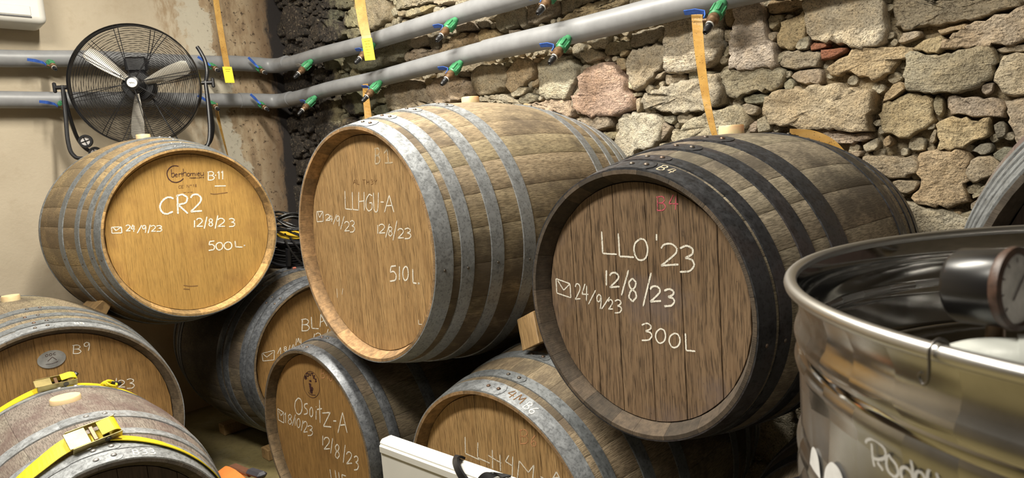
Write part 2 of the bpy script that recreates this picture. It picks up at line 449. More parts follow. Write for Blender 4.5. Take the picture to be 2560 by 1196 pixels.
# ------------------------------------------------------------------ traced data: stones (mm on the wall), writing (0.1 mm on each head)
STONES=[('g',[(-3893,2583),(-3810,2578),(-3694,2552),(-3674,2521),(-3755,2515),(-3860,2541)]),('g',[(-3686,2530),(-3619,2535),(-3525,2501),(-3542,2479),(-3630,2481),(-3696,2509)]),('g',[(-3879,2517),(-3795,2520),(-3681,2489),(-3601,2465),(-3626,2437),(-3743,2441),(-3872,2482)]),('g',[(-3863,2459),(-3744,2438),(-3657,2411),(-3651,2376),(-3607,2334),(-3663,2314),(-3796,2315),(-3888,2339),(-3918,2400)]),('t',[(-3611,2448),(-3519,2467),(-3487,2441),(-3475,2374),(-3456,2344),(-3540,2354),(-3623,2384)]),('t',[(-3604,2353),(-3529,2346),(-3458,2332),(-3452,2298),(-3540,2288),(-3600,2306)]),('t',[(-3340,2460),(-3271,2458),(-3175,2436),(-3173,2381),(-3170,2331),(-3298,2307),(-3349,2310)]),('g',[(-3567,2214),(-3432,2210),(-3258,2205),(-3031,2207),(-2944,2176),(-2959,2140),(-3048,2095),(-3224,2074),(-3361,2076),(-3501,2097),(-3566,2154)]),('g',[(-3675,2185),(-3584,2190),(-3583,2130),(-3651,2106),(-3686,2132)]),('g',[(-3903,2201),(-3790,2211),(-3742,2182),(-3776,2146),(-3871,2154)]),('q',[(-4055,2167),(-3964,2182),(-3916,2139),(-3954,2095),(-4051,2116)]),('g',[(-3733,1960),(-3550,1971),(-3522,1920),(-3524,1840),(-3638,1838),(-3733,1890)]),('g',[(-3330,1922),(-3245,1950),(-3193,1930),(-3195,1880),(-3293,1866),(-3341,1891)]),('g',[(-3446,1931),(-3341,1924),(-3350,1873),(-3426,1842),(-3457,1872)]),('g',[(-3340,1859),(-3249,1861),(-3226,1827),(-3271,1793),(-3350,1801),(-3415,1834)]),('g',[(-3212,1844),(-3164,1838),(-3158,1806),(-3216,1790)]),('o',[(-3732,1827),(-3641,1825),(-3646,1798),(-3725,1795)]),('s',[(-3074,2413),(-2758,2343),(-2777,2336),(-2930,2346),(-3082,2364)]),('t',[(-2993,2336),(-2873,2334),(-2868,2304),(-2967,2301),(-2997,2307)]),('o',[(-2859,2331),(-2761,2321),(-2753,2308),(-2830,2299),(-2863,2304)]),('t',[(-2740,2339),(-2609,2310),(-2619,2301),(-2699,2305),(-2746,2326)]),('t',[(-3064,2345),(-3002,2341),(-2998,2314),(-3048,2315)]),('t',[(-2965,2182),(-2820,2173),(-2825,2133),(-2915,2120),(-2982,2144)]),('g',[(-2809,2177),(-2717,2173),(-2722,2137),(-2756,2089),(-2811,2102),(-2824,2127)]),('t',[(-3027,2115),(-2896,2114),(-2757,2081),(-2750,2063),(-2923,2062),(-3014,2068)]),('t',[(-2422,2189),(-2382,2191),(-2355,2149),(-2358,2128),(-2413,2134),(-2429,2164)]),('s',[(-2548,2177),(-2457,2169),(-2453,2136),(-2544,2143),(-2602,2165)]),('o',[(-2741,2067),(-2699,2105),(-2546,2127),(-2439,2112),(-2436,2074),(-2470,2064),(-2660,2059)]),('t',[(-2289,2182),(-2178,2183),(-2144,2166),(-2150,2107),(-2187,2095),(-2284,2093),(-2301,2148)]),('o',[(-2427,2118),(-2313,2109),(-2294,2069),(-2350,2053),(-2421,2061)]),('t',[(-2211,2079),(-2153,2073),(-2141,2050),(-2199,2046)]),('t',[(-3146,1968),(-2999,1960),(-2911,1947),(-2878,1901),(-2832,1853),(-2801,1803),(-2963,1797),(-3140,1798),(-3212,1831),(-3217,1934)]),('w',[(-2845,1897),(-2780,1920),(-2703,1941),(-2606,1927),(-2494,1866),(-2499,1828),(-2587,1806),(-2694,1802),(-2781,1806),(-2823,1846)]),('o',[(-2872,1942),(-2777,1940),(-2808,1918),(-2863,1905)]),('t',[(-2603,1949),(-2535,1944),(-2521,1920),(-2573,1913),(-2610,1933)]),('t',[(-2469,1934),(-2402,1950),(-2287,1932),(-2253,1891),(-2275,1831),(-2338,1813),(-2435,1804),(-2480,1842)]),('o',[(-2189,1937),(-2134,1939),(-2070,1909),(-2091,1855),(-2145,1823),(-2225,1798),(-2265,1824),(-2241,1878)]),('t',[(-2231,1783),(-2173,1809),(-2116,1804),(-2133,1776),(-2210,1768)]),('t',[(-2278,1941),(-2226,1938),(-2228,1918),(-2269,1919)]),('s',[(-2449,1794),(-2380,1797),(-2265,1785),(-2222,1759),(-2167,1724),(-2344,1763),(-2451,1776)]),('t',[(-2037,1888),(-2017,1914),(-1957,1919),(-1863,1894),(-1823,1854),(-1827,1799),(-1875,1753),(-1883,1727),(-1974,1733),(-2042,1759),(-2030,1817)]),('p',[(-1784,1806),(-1734,1827),(-1676,1836),(-1625,1828),(-1590,1782),(-1565,1743),(-1575,1722),(-1542,1678),(-1537,1642),(-1634,1626),(-1749,1633),(-1808,1658),(-1836,1695),(-1827,1727),(-1791,1746)]),('q',[(-1806,1906),(-1751,1917),(-1717,1907),(-1676,1872),(-1719,1870),(-1767,1862),(-1790,1882)]),('o',[(-1618,1854),(-1585,1848),(-1563,1814),(-1589,1800),(-1612,1817)]),('o',[(-1593,1863),(-1572,1882),(-1543,1876),(-1563,1862),(-1588,1855)]),('q',[(-1566,1752),(-1545,1767),(-1539,1735),(-1551,1717),(-1569,1726)]),('s',[(-1552,1702),(-1509,1703),(-1505,1689),(-1542,1687)]),('q',[(-1527,1676),(-1510,1680),(-1510,1648),(-1528,1619),(-1531,1650)]),('s',[(-1676,1913),(-1641,1925),(-1543,1911),(-1545,1881),(-1584,1875),(-1645,1872),(-1672,1890)]),('s',[(-1555,1829),(-1530,1862),(-1487,1869),(-1419,1877),(-1380,1856),(-1373,1802),(-1399,1787),(-1440,1752),(-1471,1730),(-1526,1712),(-1534,1726),(-1552,1791)]),('s',[(-1536,1935),(-1473,1942),(-1390,1938),(-1391,1913),(-1438,1891),(-1496,1884),(-1534,1885)]),('s',[(-1881,1683),(-1858,1731),(-1804,1783),(-1816,1740),(-1855,1688)]),('o',[(-2088,1821),(-2038,1836),(-2044,1810),(-2083,1800)]),('g',[(-2187,1762),(-2128,1775),(-2073,1758),(-2082,1734),(-2140,1728),(-2182,1741)]),('o',[(-2198,1792),(-2139,1805),(-2127,1785),(-2171,1773),(-2201,1772)]),('o',[(-2077,1929),(-2030,1924),(-2031,1907),(-2066,1907)]),('p',[(-2098,1721),(-1994,1731),(-1891,1714),(-1863,1669),(-1872,1636),(-1966,1666),(-2045,1689),(-2127,1709)]),('t',[(-1828,1634),(-1668,1620),(-1666,1578),(-1730,1570),(-1788,1599),(-1835,1623)]),('t',[(-2082,2167),(-1935,2159),(-1893,2131),(-1902,2100),(-1961,2093),(-2015,2078),(-2083,2086)]),('t',[(-1885,2148),(-1701,2107),(-1834,2092),(-1878,2090),(-1891,2112)]),('t',[(-2144,2176),(-2095,2175),(-2096,2096),(-2126,2073),(-2145,2096)]),('o',[(-1679,2100),(-1549,2073),(-1560,2058),(-1649,2049),(-1741,2048),(-1825,2047),(-1881,2051),(-1869,2074),(-1773,2089)]),('L',[(-1360,1948),(-1359,1965),(-1261,1968),(-1220,1968),(-1151,1945),(-1144,1905),(-1151,1789),(-1176,1775),(-1207,1758),(-1266,1751),(-1332,1753),(-1372,1763),(-1364,1866)]),('o',[(-1122,1943),(-1100,1953),(-1088,1943),(-1092,1910),(-1103,1883),(-1128,1892)]),('t',[(-1133,1876),(-1104,1872),(-1101,1831),(-1135,1833)]),('t',[(-1105,1826),(-1111,1798),(-1129,1773),(-1141,1783),(-1127,1812)]),('L',[(-1084,1939),(-1013,1939),(-998,1912),(-982,1835),(-965,1802),(-955,1756),(-955,1718),(-1024,1726),(-1113,1736),(-1106,1790),(-1096,1857)]),('t',[(-1149,1717),(-1130,1727),(-1025,1719),(-966,1715),(-932,1704),(-935,1664),(-956,1641),(-1027,1642),(-1084,1634),(-1117,1638),(-1145,1669)]),('t',[(-1158,1735),(-1142,1748),(-1119,1745),(-1122,1729),(-1143,1725)]),('s',[(-1486,1680),(-1443,1696),(-1383,1705),(-1250,1716),(-1165,1720),(-1158,1671),(-1156,1615),(-1214,1601),(-1292,1602),(-1379,1607),(-1437,1631),(-1488,1632)]),('s',[(-1395,1754),(-1313,1748),(-1300,1725),(-1392,1713)]),('s',[(-1290,1745),(-1257,1748),(-1221,1748),(-1186,1731),(-1218,1724),(-1287,1719)]),('t',[(-1436,1743),(-1415,1761),(-1380,1768),(-1411,1743)]),('t',[(-1345,1587),(-1321,1603),(-1288,1593),(-1280,1575),(-1314,1556),(-1342,1565)]),('s',[(-1409,1593),(-1360,1594),(-1354,1570),(-1376,1560),(-1405,1575)]),('t',[(-1361,1522),(-1339,1536),(-1290,1563),(-1229,1582),(-1189,1596),(-1118,1604),(-1084,1583),(-1063,1545),(-1067,1523),(-1122,1509),(-1186,1492),(-1268,1488),(-1337,1478),(-1364,1499)]),('s',[(-1083,1599),(-1060,1606),(-1028,1588),(-1033,1562),(-1065,1565)]),('g',[(-1076,1626),(-1030,1634),(-992,1629),(-986,1611),(-1005,1600),(-1029,1600),(-1070,1607)]),('t',[(-1061,1526),(-1034,1541),(-1028,1526),(-1035,1501),(-1059,1503)]),('t',[(-1026,1545),(-1004,1550),(-980,1531),(-980,1503),(-1017,1500),(-1028,1501)]),('L',[(-1606,1611),(-1530,1615),(-1464,1604),(-1415,1583),(-1425,1543),(-1431,1499),(-1471,1474),(-1538,1479),(-1552,1433),(-1576,1432),(-1602,1466),(-1640,1515),(-1621,1549)]),('t',[(-1411,1569),(-1371,1549),(-1398,1518),(-1424,1496),(-1411,1531)]),('t',[(-1425,1490),(-1406,1489),(-1410,1470),(-1426,1465)]),('t',[(-1708,1556),(-1642,1554),(-1634,1521),(-1662,1529)]),('o',[(-982,1928),(-967,1939),(-929,1934),(-857,1918),(-855,1904),(-904,1896),(-949,1899),(-979,1907)]),('t',[(-976,1893),(-930,1887),(-927,1870),(-970,1844),(-978,1872)]),('t',[(-923,1875),(-908,1885),(-890,1874),(-909,1867)]),('o',[(-944,1817),(-929,1863),(-894,1864),(-854,1880),(-848,1863),(-852,1807),(-878,1779),(-896,1770),(-930,1778),(-946,1795)]),('t',[(-974,1830),(-958,1836),(-949,1818),(-961,1800),(-976,1817)]),('t',[(-884,1768),(-870,1794),(-845,1803),(-838,1790),(-842,1759),(-871,1760)]),('r',[(-839,1765),(-828,1774),(-783,1764),(-782,1752),(-814,1750),(-839,1754)]),('r',[(-809,1746),(-787,1747),(-723,1738),(-753,1722),(-801,1714),(-808,1731)]),('L',[(-842,1915),(-620,1865),(-619,1799),(-621,1750),(-643,1731),(-684,1731),(-720,1742),(-766,1766),(-824,1781),(-837,1804),(-843,1862)]),('t',[(-941,1720),(-930,1759),(-889,1760),(-811,1735),(-814,1697),(-855,1696),(-898,1706)]),('t',[(-952,1733),(-945,1758),(-922,1766),(-936,1731),(-946,1725)]),('t',[(-904,1678),(-891,1692),(-855,1694),(-816,1690),(-806,1667),(-806,1642),(-859,1646),(-891,1661)]),('t',[(-929,1655),(-910,1671),(-894,1651),(-900,1631),(-926,1636)]),('o',[(-727,1719),(-701,1728),(-622,1721),(-548,1711),(-554,1682),(-589,1678),(-619,1637),(-653,1633),(-702,1665),(-768,1661),(-787,1690),(-759,1705)]),('w',[(-996,1588),(-985,1611),(-941,1630),(-896,1633),(-856,1629),(-816,1636),(-769,1628),(-718,1608),(-651,1594),(-654,1553),(-667,1519),(-664,1484),(-672,1467),(-745,1483),(-804,1499),(-857,1490),(-903,1510),(-972,1522),(-994,1558)]),('t',[(-855,1484),(-804,1494),(-746,1478),(-672,1462),(-660,1453),(-685,1444),(-746,1434),(-785,1446),(-848,1470)]),('o',[(-621,1555),(-617,1581),(-598,1601),(-580,1612),(-559,1594),(-590,1568),(-609,1558)]),('t',[(-588,1826),(-585,1857),(-294,1792),(-294,1775),(-333,1767),(-365,1765),(-409,1762),(-449,1762),(-496,1768),(-533,1763),(-568,1767),(-583,1798)]),('t',[(-568,1757),(-525,1758),(-519,1741),(-548,1730),(-583,1727),(-571,1744)]),('o',[(-477,1745),(-449,1752),(-409,1750),(-404,1738),(-436,1738),(-463,1733)]),('t',[(-463,1699),(-452,1714),(-399,1752),(-358,1753),(-320,1755),(-291,1770),(-260,1765),(-259,1679),(-275,1680),(-320,1681),(-370,1687),(-422,1685),(-460,1688)]),('o',[(-541,1704),(-510,1726),(-480,1730),(-461,1724),(-471,1683),(-480,1680),(-511,1693)]),('t',[(-551,1656),(-548,1696),(-477,1674),(-455,1669),(-414,1681),(-365,1680),(-342,1667),(-342,1623),(-357,1595),(-377,1571),(-409,1569),(-477,1566),(-537,1577),(-558,1598)]),('t',[(-336,1667),(-307,1674),(-259,1672),(-259,1653),(-275,1654),(-319,1656)]),('t',[(-337,1598),(-329,1633),(-316,1645),(-259,1645),(-258,1536),(-306,1541),(-328,1560),(-338,1580)]),('t',[(-314,1514),(-274,1521),(-248,1518),(-246,1388),(-281,1387),(-290,1414),(-300,1447),(-309,1482)]),('t',[(-453,1553),(-422,1552),(-409,1544),(-331,1532),(-320,1518),(-319,1484),(-356,1489),(-403,1496),(-441,1500),(-446,1528)]),('t',[(-487,1549),(-480,1563),(-464,1546),(-464,1514),(-477,1495),(-488,1517)]),('o',[(-607,1551),(-558,1567),(-496,1557),(-500,1518),(-494,1489),(-534,1457),(-566,1442),(-596,1463),(-623,1477),(-630,1515)]),('t',[(-371,1571),(-357,1581),(-343,1576),(-345,1555),(-362,1545),(-371,1557)]),('o',[(-471,1481),(-432,1488),(-383,1469),(-355,1481),(-352,1440),(-383,1421),(-432,1399),(-458,1399),(-473,1397),(-471,1437)]),('o',[(-520,1381),(-485,1388),(-407,1386),(-398,1366),(-412,1342),(-398,1305),(-417,1285),(-407,1268),(-400,1242),(-432,1236),(-485,1232),(-536,1244),(-530,1272),(-516,1297),(-524,1342)]),('t',[(-396,1364),(-350,1370),(-317,1343),(-345,1314),(-395,1298),(-405,1336)]),('g',[(-392,1389),(-367,1410),(-343,1405),(-342,1389),(-365,1376)]),('g',[(-344,1374),(-321,1395),(-296,1390),(-292,1374),(-312,1350),(-333,1360)]),('g',[(-340,1456),(-327,1470),(-311,1453),(-311,1424),(-329,1421),(-340,1438)]),('t',[(-685,1384),(-616,1387),(-545,1379),(-530,1355),(-539,1330),(-596,1318),(-625,1334),(-655,1361)]),('t',[(-599,1306),(-568,1311),(-527,1302),(-537,1279),(-568,1268),(-588,1287)]),('t',[(-684,1426),(-642,1447),(-635,1425),(-648,1408),(-679,1407)]),('t',[(-741,1406),(-689,1409),(-689,1394),(-713,1389),(-738,1399)]),('o',[(-621,1440),(-610,1454),(-597,1432),(-610,1415),(-621,1421)]),('t',[(-393,1257),(-362,1291),(-354,1283),(-369,1260),(-391,1249)]),('t',[(-395,1233),(-353,1270),(-357,1235),(-381,1213),(-395,1216)]),('t',[(-522,1212),(-499,1223),(-473,1217),(-490,1194),(-518,1196)]),('o',[(-481,1170),(-437,1216),(-423,1208),(-408,1180),(-397,1162),(-437,1156),(-472,1162)]),('t',[(-420,1204),(-396,1214),(-382,1202),(-390,1173),(-406,1184)]),('t',[(-506,1406),(-490,1413),(-483,1402),(-490,1394),(-503,1397)]),('t',[(-497,1440),(-487,1459),(-480,1456),(-485,1421),(-497,1419)])]
